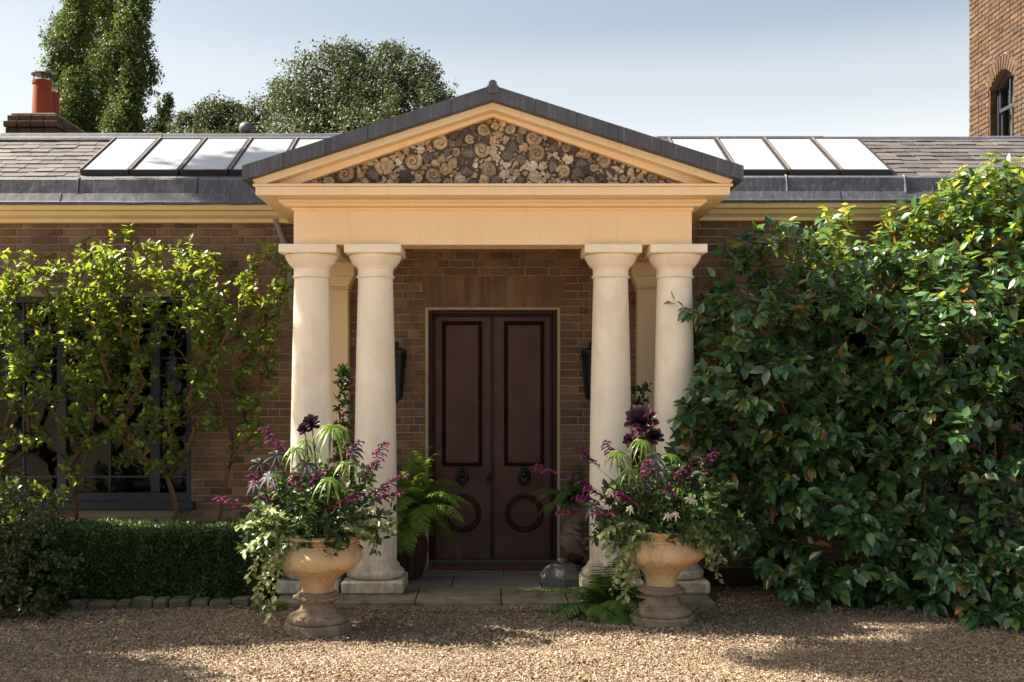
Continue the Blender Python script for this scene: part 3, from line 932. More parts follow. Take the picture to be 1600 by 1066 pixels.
# skylights
def skylights(xs, y0, y1, lift=0.045):
    ca, sa = math.cos(math.atan(SL)), math.sin(math.atan(SL))
    def P(x, Y, h): return (x, Y - h * sa, roof_z(Y) + h * ca)
    def slab(mb, x0, x1, ya, yb, h0, h1):
        vs = [P(x, Y, h) for h in (h0, h1) for Y in (ya, yb) for x in (x0, x1)]
        mb.add(vs, [(0, 2, 3, 1), (4, 5, 7, 6), (0, 1, 5, 4), (2, 6, 7, 3), (0, 4, 6, 2), (1, 3, 7, 5)])
    for i in range(len(xs) - 1):
        x0, x1 = xs[i] + 0.008, xs[i + 1] - 0.008
        mb = MB()
        slab(mb, x0, x1, y0, y0 + 0.02, -0.03, lift + 0.012)
        slab(mb, x0, x1, y1 - 0.02, y1, -0.03, lift + 0.012)
        for q in (x0, x1 - 0.022): slab(mb, q, q + 0.022, y0 + 0.0203, y1 - 0.0203, -0.03, lift + 0.012)
        fr = mb.build('skylight', M['skyframe'], house)
        mb = MB(); dl = random.uniform(-.003, .003); slab(mb, x0 + 0.0225, x1 - 0.0225, y0 + 0.0205, y1 - 0.0205, lift - 0.004 + dl, lift + 0.004 + dl)
        mb.build('pane', M['skyglass'], fr)
        mb = MB(); slab(mb, x0 - 0.004, x0 + 0.012, y0 + 0.001, y1 - 0.001, lift + 0.0125, lift + 0.022)
        mb.build('glazing_bar', M['skybar'], fr)
sp = (W(200, 253, 1.55).x - W(122, 253, 1.55).x)
skylights([SKX[0] + sp * i for i in range(6)], 1.60, RY - 0.14)
sp = (W(1262, 271, 1.55).x - W(1180, 271, 1.55).x)
x9 = W(1397, 271, 1.55).x
sp = (x9 - W(1180, 271, 1.55).x) / 2.65
skylights([x9 - sp * i for i in range(5)][::-1], 1.60, RY - 0.14)
# vent cowl showing above the ridge at the left
c = W(385, 201, RY + 0.3)
b = MB(); b.lathe([(-0.25, 0.05), (-0.06, 0.05), (-0.055, 0.075)] , c.x, c.y, 14, cz=c.z); b.blob((c.x, c.y, c.z), 0.082, 0.082, 0.075, sub=3, jit=0.0)
b.build('roof_vent', M['lead'], house, smooth=True, auto=40)
# overflow pipe under the eaves beside the portico
a, c = W(432, 348, 1.2), W(452, 402, 1.25)
b = MB(); b.tube([a + Vector((-0.01, 0, 0.06)), a, c, c + Vector((0.02, 0, -0.5))], 0.03, 10); b.build('downpipe', M['pipe'], house, smooth=True, auto=40)
a, c = W(1104, 348, 1.2), W(1090, 402, 1.25)

# ------------------------------------------------------------------ portico
por = thing('portico', 'ochre and cream classical portico with four stone columns and a shell filled pediment', 'portico', (0, 0, 0.06))
PZ = 0.06
shaft_prof = []
for i in range(15):
    t = i / 14
    z0, z1 = 0.300, 2.665
    r = 0.178 - 0.033 * (t ** 1.6) + 0.004 * math.sin(math.pi * t)
    shaft_prof.append((z0 + (z1 - z0) * t, r))
shaft_prof = [(0.285, 0.192), (0.292, 0.183)] + shaft_prof
base_prof = [(0.168, 0.205), (0.172, 0.226), (0.185, 0.240), (0.205, 0.2435), (0.225, 0.238), (0.238, 0.224), (0.241, 0.212), (0.252, 0.210), (0.254, 0.203), (0.268, 0.201), (0.278, 0.196), (0.284, 0.193)]
cap_prof = [(2.666, 0.146), (2.668, 0.158), (2.676, 0.161), (2.684, 0.158), (2.686, 0.149), (2.735, 0.149), (2.745, 0.152), (2.752, 0.160), (2.757, 0.160), (2.759, 0.168), (2.765, 0.169), (2.767, 0.177), (2.79, 0.192), (2.82, 0.211), (2.84, 0.220), (2.852, 0.221), (2.856, 0.216)]
for cx in (-1.52, -0.985, 0.99, 1.525):
    b = MB(); b.lathe(shaft_prof, cx, 0, 48)
    col = b.build('column', M['column'], por, smooth=True, auto=50)
    b = MB(); b.lathe(base_prof, cx, 0, 48); b.build('base_ring', M['column'], col, smooth=True, auto=60)
    b = MB(); b.box(cx - 0.255, cx + 0.255, -0.255, 0.255, PZ, 0.167, 0.016); b.build('plinth', M['column'], col)
    b = MB(); b.lathe(cap_prof, cx, 0, 48); b.build('capital', M['column'], col, smooth=True, auto=38)
    b = MB(); b.box(cx - 0.234, cx + 0.234, -0.234, 0.234, 2.857, 2.929, 0.006); b.build('abacus', M['column'], col)
for s in (-1, 1):
    cx = s * 1.52
    b = MB(); b.box(cx - 0.15, cx + 0.15, WALLY - 0.14, WALLY + 0.01, PZ, 2.68, 0.005)
    pil = b.build('pilaster', M['cream'], por)
    b = MB(); b.box(cx - 0.165, cx + 0.165, WALLY - 0.155, WALLY + 0.01, 2.681, 2.70, .003)
    b.prism_y([(cx - .155, 2.7005), (cx + .155, 2.7005), (cx + .205, 2.80), (cx - .205, 2.80)], WALLY - 0.19, WALLY + 0.01)
    b.box(cx - 0.215, cx + 0.215, WALLY - 0.205, WALLY + 0.01, 2.8005, 2.928, .004); b.build('pilaster_capital', M['cream'], pil)
    b = MB(); b.box(cx - 0.175, cx + 0.175, WALLY - 0.165, WALLY + 0.01, PZ + .001, 0.25, .006); b.build('pilaster_base', M['cream'], pil)
# entablature
b = MB()
b.box(-1.645, 1.645, -0.15, 0.15, 2.931, 3.24, 0.003)
for s in (-1, 1): b.box(min(s * 1.645, s * 1.35), max(s * 1.645, s * 1.35), 0.1505, WALLY - 0.003, 2.931, 3.24, .003)
ent = b.build('entablature', M['cream'], por)
b = MB(); b.box(-1.349, 1.349, 0.151, WALLY - 0.003, 3.10, 3.16); b.build('ceiling', M['eaves'], ent)
b = MB(); b.box(-1.66, 1.66, -0.165, WALLY - 0.004, 3.212, 3.2395, .004)
b.prism_y([(-1.70, 3.2405), (1.70, 3.2405), (1.745, 3.268), (-1.745, 3.268)], -0.215, WALLY - 0.004)
b.box(-1.755, 1.755, -0.235, WALLY - 0.004, 3.2685, 3.295, .004); b.build('bed_moulding', M['cream'], ent)
b = MB(); b.box(-1.905, 1.905, -0.41, WALLY - 0.16, 3.2965, 3.365, .004); b.box(-1.925, 1.925, -0.425, WALLY - 0.16, 3.3655, 3.388, .004)
b.build('cornice', M['cream'], ent)
m1 = 0.322
b = MB()
for s in (-1, 1):
    b.prism_y([(0, 4.04), (s * 1.93, 4.04 - m1 * 1.93), (s * 1.905, 3.3885), (s * 1.83, 3.3885), (0, 3.985)], -0.41, 1.35)
b.build('raking_cornice', M['cream'], por)
b = MB()
for s in (-1, 1):
    b.prism_y([(0, 3.984), (s * 1.829, 3.389), (s * 1.632, 3.389), (0, 3.956)], -0.30, -0.03)
b.build('raking_moulding', M['cream'], por)
# lead covering of the pediment, in sheets
for s in (-1, 1):
    n = 6
    for i in range(n):
        xa, xb = s * (1.995 * i / n), s * (1.995 * (i + 1) / n - 0.003)
        k = 0.003 * (i % 2)
        za, zb = 4.155 - m1 * abs(xa), 4.155 - m1 * abs(xb)
        b = MB()
        b.prism_y([(xa, za), (xb, zb), (xb, zb - 0.113), (xa, za - 0.113)], -0.50 - k, 2.2)
        b.build('lead_sheet', M['lead'], por)
b = MB(); b.tube([(0, -0.515, 4.16), (0, 2.2, 4.16)], 0.034, 10); b.box(-0.045, 0.045, -0.512, 2.2, 4.09, 4.15); b.build('ridge_roll', M['lead'], por, smooth=True, auto=40)
# tympanum with its shells
b = MB(); b.prism_y([(-1.75, 3.3895), (1.75, 3.3895), (0, 3.985)], -0.225, -0.05)
tym = b.build('tympanum', M['grout'], por)
TY = -0.225
def ammonite_mesh(seed):
    rr = random.Random(seed)
    b = MB()
    N, turns = 56, 1.9
    pts, rad = [], []
    for i in range(N):
        t = i / (N - 1)
        a = 2 * math.pi * turns * t
        r = 0.07 + 0.68 * t ** 1.5
        pts.append((r * math.cos(a), -0.30 - 0.16 * (1 - t), r * math.sin(a)))
        rad.append((0.07 + 0.20 * t ** 1.2) * (1 + (0.17 if i % 2 else -0.08)))
    b.tube(pts, rad, 6)
    b.blob((0, -0.02, 0), 0.86, 0.24, 0.86, sub=1, jit=0.05, seed=seed)
    me = bpy.data.meshes.new('ammonite')
    me.from_pydata(b.v, [], b.f)
    a = me.attributes.new('rnd', 'FLOAT', 'POINT'); a.data.foreach_set('value', [0.0] * len(b.v))
    me.polygons.foreach_set('use_smooth', [True] * len(me.polygons))
    me.materials.append(M['ammonite'])
    return me
AM = [ammonite_mesh(i) for i in range(2)]
def stone_mesh(name, mat, seed, kind):
    b = MB()
    rr = random.Random(seed)
    if kind == 'stone':
        b.blob((0, 0, 0), 1.0, 0.75, rr.uniform(.8, 1.05), sub=1, jit=0.35, seed=seed)
    elif kind == 'whelk':       # a small spired shell
        pts = [(0.95 - 1.9 * i / 8, -0.1, 0.12 * math.sin(i)) for i in range(9)]
        b.tube(pts, [0.05, 0.16, 0.26, 0.24, 0.40, 0.38, 0.55, 0.6, 0.25], 6)
    elif kind == 'scallop':     # a ribbed fan shell
        vs = [(0, -0.45, -0.85)]
        K = 11
        for i in range(K):
            a = math.pi * (0.08 + 0.84 * i / (K - 1))
            vs.append((0.62 * math.cos(a), -0.55 + (0.12 if i % 2 else 0), -0.5 + 0.75 * math.sin(a)))
        for i in range(K):
            a = math.pi * (0.0 + 1.0 * i / (K - 1))
            vs.append((1.0 * math.cos(a), -0.12 + (0.14 if i % 2 else 0), -0.3 + 1.2 * math.sin(a)))
        fs = [(0, i + 1, i + 2) for i in range(K - 1)] + [(i + 1, K + i + 1, K + i + 2, i + 2) for i in range(K - 1)]
        b.add(vs, fs)
    else:                       # coral lump: a cluster of knobs
        for k in range(7):
            a = k * 2.4
            r = 0 if k == 0 else 0.55
            b.blob((r * math.cos(a), -0.15 - 0.3 * (k == 0), r * math.sin(a)), .48, .48, .48, sub=0, jit=0.2, seed=seed + k)
    me = bpy.data.meshes.new(name)
    me.from_pydata(b.v, [], b.f)
    a = me.attributes.new('rnd', 'FLOAT', 'POINT'); a.data.foreach_set('value', [0.0] * len(b.v))
    me.materials.append(mat)
    return me
SMESH = {}
for mk in ('shelltan', 'shellcream', 'shelldark'):
    SMESH[mk] = [stone_mesh('stone', M[mk], i, 'stone') for i in range(5)] + [stone_mesh('coral', M[mk], 30 + i, 'coral') for i in range(3)] + [stone_mesh('shell', M[mk], 40 + i, 'whelk') for i in range(2)] + [stone_mesh('shell', M[mk], 50, 'scallop')]
placed = []
def put(me, x, z, r, rz=None, flat=1.0, name=None):
    o = link(name or me.name.split('.')[0], me, tym, Vector((x, TY - 0.008, z)) - wpos(tym))
    o.rotation_euler = (random.uniform(-.12, .12), rz if rz is not None else random.uniform(0, 6.28), random.uniform(-.12, .12))
    o.scale = (r, r * flat, r)
    placed.append((x, z, r))
    return o
z7 = [(395, 460, 75), (1135, 215, 62), (925, 360, 70), (1085, 465, 68), (1460, 265, 66), (1475, 105, 54), (1515, 430, 68)]
z8 = [(365, 175, 65), (390, 300, 74), (605, 440, 58), (30, 430, 55), (925, 360, 58), (840, 405, 38), (1305, 490, 50)]
def tp(px, py): v = W(px, py, -0.26); return v.x, v.z
for i, (x, y, r) in enumerate([(460 + x / 5, 180 + y / 5, r / 5) for x, y, r in z7] + [(760 + x / 5, 180 + y / 5, r / 5) for x, y, r in z8]):
    X, Z = tp(x, y)
    put(AM[i % 2], X, Z, r * 8.94 / FPX * 1.16, flat=0.7, name='ammonite')
spec = [(460 + 1240 / 5, 180 + 370 / 5, 9, 'shelltan', 0), (460 + 1335 / 5, 180 + 435 / 5, 12, 'shelldark', 1), (460 + 1290 / 5, 180 + 495 / 5, 10, 'shelltan', 2), (460 + 1415 / 5, 180 + 390 / 5, 6, 'shellcream', 3),
        (460 + 700 / 5, 180 + 400 / 5, 16, 'shelltan', 5), (460 + 1185 / 5, 180 + 420 / 5, 11, 'shelltan', 6), (460 + 870 / 5, 180 + 480 / 5, 11, 'shelldark', 10), (460 + 620 / 5, 180 + 460 / 5, 13, 'shelldark', 1),
        (460 + 1360 / 5, 180 + 300 / 5, 12, 'shelldark', 4), (460 + 1240 / 5, 180 + 150 / 5, 10, 'shelldark', 2), (460 + 985 / 5, 180 + 265 / 5, 7, 'shellcream', 6), (460 + 1040 / 5, 180 + 325 / 5, 10, 'shelldark', 7), (460 + 1480 / 5, 180 + 495 / 5, 10, 'shelltan', 10), (460 + 1545 / 5, 180 + 275 / 5, 7, 'shellcream', 0),
        (760 + 355 / 5, 180 + 395 / 5, 10, 'shellcream', 5), (760 + 440 / 5, 180 + 395 / 5, 8, 'shelltan', 6), (760 + 380 / 5, 180 + 475 / 5, 11, 'shelltan', 0), (760 + 525 / 5, 180 + 400 / 5, 10, 'shelldark', 1), (760 + 160 / 5, 180 + 310 / 5, 10, 'shelldark', 2), (760 + 205 / 5, 180 + 240 / 5, 11, 'shelldark', 3),
        (760 + 640 / 5, 180 + 340 / 5, 9, 'shellcream', 7), (760 + 550 / 5, 180 + 320 / 5, 8, 'shellcream', 8), (760 + 1200 / 5, 180 + 475 / 5, 8, 'shelltan', 4), (760 + 235 / 5, 180 + 450 / 5, 7, 'shelltan', 5), (760 + 140 / 5, 180 + 460 / 5, 9, 'shellcream', 6), (760 + 960 / 5, 180 + 465 / 5, 9, 'shelltan', 9), (760 + 1010 / 5, 180 + 410 / 5, 8, 'shellcream', 8),
        (760 + 60 / 5, 180 + 200 / 5, 9, 'shelltan', 5), (760 + 50 / 5, 180 + 270 / 5, 8, 'shelltan', 6), (760 + 290 / 5, 180 + 245 / 5, 8, 'shelltan', 7), (760 + 270 / 5, 180 + 340 / 5, 9, 'shelldark', 0), (760 + 740 / 5, 180 + 370 / 5, 10, 'shelldark', 1), (760 + 710 / 5, 180 + 460 / 5, 11, 'shelldark', 6), (760 + 270 / 5, 180 + 500 / 5, 8, 'shelldark', 3), (760 + 80 / 5, 180 + 500 / 5, 9, 'shelldark', 2)]
for (x, y, r, mk, i) in spec:
    X, Z = tp(x, y)
    put(SMESH[mk][i], X, Z, r * 8.94 / FPX, flat=0.8)
def inside(x, z, r):
    return z - r > 3.375 and z + r * 1.05 < 3.972 - 0.347 * abs(x)
def inside0(x, z, r): return z - r > 3.375 and z + r * 1.05 < 3.972 - 0.347 * abs(x)
n_more = 0
for _ in range(900):
    x = random.uniform(-1.45, 1.45); z = random.uniform(3.42, 3.9); r = random.uniform(0.040, 0.060)
    if inside0(x, z, r * 0.95) and all(math.hypot(x - q[0], z - q[1]) > (r + q[2]) * 0.93 for q in placed):
        put(AM[n_more % 2], x, z, r, flat=0.7, name='ammonite'); n_more += 1
        if n_more >= 18: break
extra = MB()
npl = len(placed)
PX = np.array(placed)
for r in [0.042] * 60 + [0.034] * 2500 + [0.028] * 6000 + [0.023] * 9000 + [0.018] * 11000 + [0.014] * 12000 + [0.010] * 14000:
    x = random.uniform(-1.6, 1.6); z = random.uniform(3.39, 3.95)
    if not inside(x, z, r * 0.8): continue
    d = np.hypot(PX[:, 0] - x, PX[:, 1] - z) - PX[:, 2] * 0.93
    if d.min() < r * 0.74: continue
    v = mnoise.noise(Vector((x * 3.0, z * 3.0, 4.2))) + random.uniform(-.25, .25) + 0.25 * (z - 3.6)
    mk = 'shelldark' if v < -0.27 else ('shellcream' if v > 0.24 else 'shelltan')
    PX = np.vstack([PX, [x, z, r]])
    if npl < 296:
        put(random.choice(SMESH[mk]), x, z, r * 1.14, flat=1.1); npl += 1
    else:
        me = random.choice(SMESH[mk][:8])
        mt = Matrix.Rotation(random.uniform(0, 6.28), 3, 'Y') * (r * 1.15)
        if mk != 'shelldark' or r < 0.02:
            extra.add([mt @ v_.co + Vector((x, TY - 0.004, z)) for v_ in me.vertices], [tuple(p.vertices) for p in me.polygons], random.random())
extra.build('small_shells', M['shelltan'], tym, kind='stuff')

# ------------------------------------------------------------------ door furniture and things by the door
b = MB()
nx, ny = 60, 8
mat_ = thing('door_mat', 'brown coir mat lying across the foot of the dark double door', 'door mat', (0, 1.1, 0.06))
b.box(-0.585, 0.50, 0.93, 1.20, 0.062, 0.085, 0.008); b.build('pile', M['coir'], mat_)
b = MB(); b.box(-0.595, 0.51, 0.92, 1.21, 0.0615, 0.070, 0.003); b.build('backing', M['oldpot'], mat_)
def lantern(x, side):
    L = thing('wall_lantern', 'tapering dark metal wall lantern on the bricks ' + ('left' if side < 0 else 'right') + ' of the door, half behind a column', 'wall lantern', (x, WALLY - 0.12, 1.64), 'wall lanterns beside the door')
    y = WALLY - 0.12
    b = MB(); b.lathe([(1.64, 0.045), (1.66, 0.055), (2.05, 0.088), (2.06, 0.098), (2.085, 0.098)], x, y, 6); b.build('body', M['lantern'], L)
    for k in range(6):
        a = 2 * math.pi * k / 6
        b = MB(); b.tube([(x + 0.057 * math.cos(a), y + 0.057 * math.sin(a), 1.655), (x + 0.094 * math.cos(a), y + 0.094 * math.sin(a), 2.06)], 0.007, 4); b.build('rib', M['lantern'], L)
    b = MB(); b.lathe([(2.086, 0.10), (2.10, 0.10), (2.12, 0.06), (2.125, 0.03), (2.15, 0.022), (2.16, 0.03), (2.175, 0.022), (2.185, 0.004)], x, y, 8); b.build('cap', M['lantern'], L)
    b = MB(); b.lathe([(1.60, 0.006), (1.61, 0.02), (1.625, 0.02), (1.639, 0.03)], x, y, 8); b.build('finial', M['lantern'], L, smooth=True)
    b = MB(); b.box(x - 0.03, x + 0.03, WALLY - 0.025, WALLY - 0.0065, 1.78, 2.0, 0.004); b.tube([(x, WALLY - 0.02, 1.9), (x, y, 1.9)], 0.012, 6); b.build('bracket', M['lantern'], L)
lantern(-0.915, -1); lantern(0.935, 1)

# ------------------------------------------------------------------ edging stones of the left bed
edge = thing('stone_edging', 'row of rough grey setts along the foot of the clipped hedge', 'stone edging', (-3.0, -0.5, 0))
xs = [100, 134, 178, 204, 237, 262, 296, 325, 361, 390, 412]
for i in range(len(xs) - 1):
    y = -0.62 + 0.10 * (i / 9) ** 0.5
    a = W(xs[i] + 1.5, 950, y); c_ = W(xs[i + 1] - 1.5, 950, y)
    h = 0.078 + random.uniform(-0.02, 0.016)
    b = MB(); b.box(a.x, c_.x, y, y + 0.13, -0.01, h, 0.014, rot=(random.uniform(-.1, .1), random.uniform(-.09, .09), random.uniform(-.1, .1)))
    b.build('sett', M['edging'], edge)

# ------------------------------------------------------------------ chimney behind the roof at the left
ch = thing('chimney', 'brick chimney stack with two cowled orange clay pots behind the slate roof', 'chimney', W(67, 205, 3.4))
c = W(67, 205, 3.4); D = 3.4 - CAMY; u = D / FPX
b = MB()
x0, x1 = c.x - 52 * u, c.x + 31 * u
b.box(x0 + .03, x1 - .03, 3.3, 4.35, 3.3, c.z + 0.10)
core_ = b.build('stack', M['towermortar'], ch)
zc = c.z + 0.105
for k, (ex, hh) in enumerate([(-0.02, 0.07), (-0.045, 0.07), (0.0, 0.06)]):
    zz = c.z - 0.06 + k * 0.075
    nb = 4
    xa, xb = x0 + 0.02 + ex * .6, x1 - 0.02 - ex * .6
    for i in range(nb):
        b = MB(); b.box(xa + (xb - xa) * i / nb + .004, xa + (xb - xa) * (i + 1) / nb - .004, 3.30 + ex - 0.02, 3.42, zz, zz + 0.066, 0.006); b.build('brick', M['towerbrick'], core_)
        ya, yb = 3.43, 4.36
        b = MB(); b.box(xb - 0.12, xb, ya + (yb - ya) * i / nb + .004, ya + (yb - ya) * (i + 1) / nb - .004, zz, zz + 0.066, 0.006); b.build('brick', M['towerbrick'], core_)
b = MB(); b.box(x0 + .05, x1 - .05, 3.32, 4.34, zc + 0.06, zc + 0.085, .006); b.build('flaunching', M['lintel'], ch)
for k, (px, Y, sc) in enumerate([(66, 3.62, 1.0), (79, 4.15, 0.95)]):
    cx = W(px, 175, Y).x
    b = MB(); b.lathe([(0, 0.135), (0.03, 0.135), (0.04, 0.118), (0.40, 0.100), (0.41, 0.112), (0.44, 0.115), (0.45, 0.10), (0.455, 0.075), (0.40, 0.07)], cx, Y, 20, cz=zc + 0.085)
    pot = b.build('chimney_pot', M['terracotta'], ch, smooth=True, auto=40)
    b = MB()
    zt = zc + 0.085 + 0.45
    for q in range(4):
        a = q * math.pi / 2 + .4
        b.tube([(cx + .09 * math.cos(a), Y + .09 * math.sin(a), zt - .03), (cx + .09 * math.cos(a), Y + .09 * math.sin(a), zt + 0.07)], 0.008, 4)
    b.lathe([(0.065, 0.125), (0.075, 0.125), (0.10, 0.07), (0.11, 0.02)], cx, Y, 14, cz=zt)
    b.lathe([(-0.02, 0.108), (0.0, 0.108)], cx, Y, 14, cz=zt)
    b.build('cowl', M['iron'], pot)

# ------------------------------------------------------------------ brick tower at the right
TX = 7.45
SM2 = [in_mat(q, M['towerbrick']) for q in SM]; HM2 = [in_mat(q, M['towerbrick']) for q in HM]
TD = 1700 * TX / (1514.5 - VPX)
TYF = TD + CAMY
tower = thing('brick_tower', 'tall brown brick building at the right with an arched sash window', 'building', (TX, TYF, 0))
def tyz(px, py):
    D = FPX * TX / (px - VPX)
    return D + CAMY, CAMZ + (VPY - py) * D / FPX
wy1, wz_top = tyz(1545.5, 140)      # far jamb
wy0, _ = tyz(1584, 120)         # near jamb
wz0 = 5.0
ycen = (wy0 + wy1) / 2
_, spring = tyz(1548, 141)
_, crown = tyz(1565, 109)
crown = max(crown, spring + 0.12)
YN = 2.2                           # near end, outside the frame
YWN, YWF = YN, TYF
b = MB()
X0, X1 = TX + 0.009, TX + 0.4
b.box(X0, X1, YN, wy0, 0, 11); b.box(X0, X1, wy1, TYF, 0, 11); b.box(X0, X1, wy0, wy1, 0, wz0)
# wall above the window with the arched head cut out
K = 10
arc = []
for i in range(K + 1):
    t = i / K
    yy = wy0 + (wy1 - wy0) * t
    arc.append((yy, spring + (crown - spring) * (1 - (2 * t - 1) ** 2)))
for i in range(K):
    (ya, za), (yb, zb) = arc[i], arc[i + 1]
    vs = [(x, y, z) for x in (X0, X1) for (y, z) in ((ya, za), (yb, zb), (yb, 11), (ya, 11))]
    b.add(vs, [(0, 1, 2, 3), (7, 6, 5, 4), (0, 4, 5, 1), (2, 6, 7, 3)])
b.box(X1, TX + 6, YN, TYF, 0, 11)
# front face of the tower, beyond the frame
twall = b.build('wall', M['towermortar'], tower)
tb = []
z = 3.55; zi = 0
while z < 9.6:
    y = TYF - 0.004 - (0.0 if zi % 2 else 0.0)
    k = zi % 2
    first = True
    while y > YN + 0.3:
        L = 0.215 if k % 2 == 0 else 0.1025
        if first and zi % 2: L = 0.1025
        first = False
        k += 1
        ya, yb = y - L, y
        y = ya - 0.0095
        if z > wz0 and z < crown + 0.22 and ya < wy1 + 0.004 and yb > wy0 - 0.004:
            if z < spring - 0.03:
                if yb > wy1 + 0.03: tb.append((wy1 + 0.003, yb, z))
                if ya < wy0 - 0.03: tb.append((ya, wy0 - 0.003, z))
                continue
            # bricks beside and above the arch ring
            ym = min(max((ya + yb) / 2, wy0), wy1)
            ring_top = spring + (crown - spring) * (1 - (2 * (ym - wy0) / (wy1 - wy0) - 1) ** 2) + 0.20
            if z < ring_top - 0.02:
                if yb > wy1 + 0.09: tb.append((wy1 + 0.065, yb, z))
                if ya < wy0 - 0.09: tb.append((ya, wy0 - 0.065, z))
                continue
        tb.append((ya, yb, z))
    z += course; zi += 1
def tow_brick(q):
    vs, fs = brick_shape(q[1] - q[0], seed=random.randrange(40))
    cy, cz = (q[0] + q[1]) / 2, q[2] + 0.033
    ox = TX + random.uniform(-.003, .004)
    return [(ox + p[1], cy - p[0], cz + p[2]) for p in vs], fs
def near_view(q):
    D = q[1] - CAMY
    px = VPX + TX * FPX / D; py = VPY - (q[2] - CAMZ) * FPX / D
    return 1505 < px < 1612 and -15 < py < 225
vis_ = [q for q in tb if near_view(q)]
random.shuffle(vis_)
vis_.sort(key=lambda q: q[0] - q[1] < -0.15, reverse=True)
partq = vis_[:280]
ps = set(partq)
for q in partq:
    L = q[1] - q[0]; full = L > 0.15
    o = link('brick', random.choice(SM2 if full else HM2), twall, Vector((TX + random.uniform(-.003, .004), (q[0] + q[1]) / 2, q[2] + 0.033)) - wpos(twall))
    o.rotation_euler = (0, 0, -math.pi / 2)
    o.scale = (L / (0.215 if full else 0.1025), 1, 1)
b = MB()
for q in tb:
    if q in ps: continue
    vs, fs = tow_brick(q); b.add(vs, fs, random.random())
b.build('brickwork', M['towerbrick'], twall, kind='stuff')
# arch bricks
NV = 12
for i in range(NV):
    t0, t1 = i / NV, (i + 1) / NV
    def ap(t, h):
        yy = wy0 + (wy1 - wy0) * t
        zz = spring + (crown - spring) * (1 - (2 * t - 1) ** 2)
        sl = -(crown - spring) * 4 * (2 * t - 1) / (wy1 - wy0)
        n = Vector((-sl, 1)).normalized()
        return (yy + n.x * h, zz + n.y * h)
    A, B_, C_, D_ = ap(t0 + .012, .004), ap(t1 - .012, .004), ap(t1 - .012, .215), ap(t0 + .012, .215)
    xx = TX - 0.006
    vs = [(xx, *A), (xx, *B_), (xx, *C_), (xx, *D_)] + [(TX + .05, *A), (TX + .05, *B_), (TX + .05, *C_), (TX + .05, *D_)]
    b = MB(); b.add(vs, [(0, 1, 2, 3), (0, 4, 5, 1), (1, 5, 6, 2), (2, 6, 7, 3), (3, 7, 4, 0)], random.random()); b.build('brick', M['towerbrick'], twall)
# reveal lining in brick, frame, sashes, panes
b = MB()
zz = wz0
while zz < spring - 0.05:
    b.box(TX + 0.012, TX + 0.11, wy1 - 0.008, wy1 + 0.02, zz, zz + 0.066, 0.004, random.random()); zz += 0.0752
b.build('reveal_bricks', M['towerbrick'], twall, kind='stuff')
b = MB(); fx0, fx1 = TX + 0.115, TX + 0.2
f = 0.05
b.box(fx0, fx1, wy0, wy0 + f, wz0, spring); b.box(fx0, fx1, wy1 - f, wy1, wz0, spring)
for i in range(K):
    (ya, za), (yb, zb) = arc[i], arc[i + 1]
    b.add([(x, y, z) for x in (fx0, fx1) for (y, z) in ((ya, za - .09), (yb, zb - .09), (yb, zb + .002), (ya, za + .002))], [(0, 1, 2, 3), (7, 6, 5, 4), (0, 4, 5, 1), (2, 6, 7, 3)])
tw = b.build('window', M['winframe'], tower)
_, zmeet = tyz(1565, 168)
_, zbot = tyz(1565, 207)
for (za, zb, xo) in ((zmeet, spring - .03, 0.0), (zbot - 0.5, zmeet, 0.03)):
    b = MB(); xa = fx0 + 0.015 + xo
    b.box(xa, xa + .03, wy0 + f, wy1 - f, za, za + .05); b.box(xa, xa + .03, ycen - .014, ycen + .014, za + .05, zb + (.12 if xo == 0 else 0))
    b.box(xa, xa + .03, wy0 + f, wy0 + f + .035, za + .05, zb); b.box(xa, xa + .03, wy1 - f - .035, wy1 - f, za + .05, zb)
    b.build('sash', M['winframe'], tw)
    b = MB(); b.box(xa + .012, xa + .018, wy0 + f, wy1 - f, za, zb + (.14 if xo == 0 else 0)); b.build('pane', M['winglass'], tw)
for (ya, yb) in ((wy0 + 0.02, wy0 + 0.26), (wy1 - 0.30, wy1 - 0.06)):
    b = MB()
    vs = []
    for i in range(13):
        yy = ya + (yb - ya) * i / 12
        for zz in (wz0, crown): vs.append((TX + 0.27 + 0.02 * math.sin(i * 2.1), yy, zz))
    b.add(vs, [(2 * i, 2 * i + 2, 2 * i + 3, 2 * i + 1) for i in range(12)]); b.build('curtain', M['curtain'], tw, smooth=True)
b = MB(); b.box(TX + 0.34, TX + 0.36, wy0, wy1, wz0, crown); b.build('dark_room_sheet', M['roomdark'], tw)  # dark sheet in place of the unlit tower room
b = MB(); b.box(TX + 0.0, fx1, wy0 + 0.001, wy1 - 0.009, zbot - 0.62, zbot - 0.52); b.build('sill', M['lintel'], tower)
# ------------------------------------------------------------------ vegetation tools
CAMP = np.array([0, CAMY, CAMZ])
def nrm(a): return a / np.maximum(np.linalg.norm(a, axis=-1, keepdims=True), 1e-9)
# leaf outlines: x along the blade (0..1), y half width, z lift; folded along the midrib, tip drooping
def leaf_template(prof, fold=0.12, droop=0.16):
    n = len(prof)
    v = []
    for (x, w) in prof:
        zc = -droop * x * x
        if w <= 0: v.append((x, 0, zc))
        else: v += [(x, 0, zc), (x, w, zc + fold * w * 2), (x, -w, zc + fold * w * 2)]
    f = []
    idx = []
    k = 0
    for (x, w) in prof:
        if w <= 0: idx.append((k, k, k)); k += 1
        else: idx.append((k, k + 1, k + 2)); k += 3
    for a, b_ in zip(idx[:-1], idx[1:]):
        for s in (1, 2):
            q = [a[0], b_[0], b_[s], a[s]]
            if s == 1: q = q[::1]
            else: q = q[::-1]
            q2 = []
            for i in q:
                if i not in q2: q2.append(i)
            if len(q2) == 3: f.append(q2)
            else: f += [[q2[0], q2[1], q2[2]], [q2[0], q2[2], q2[3]]]
    return np.array(v, float), np.array(f, int)
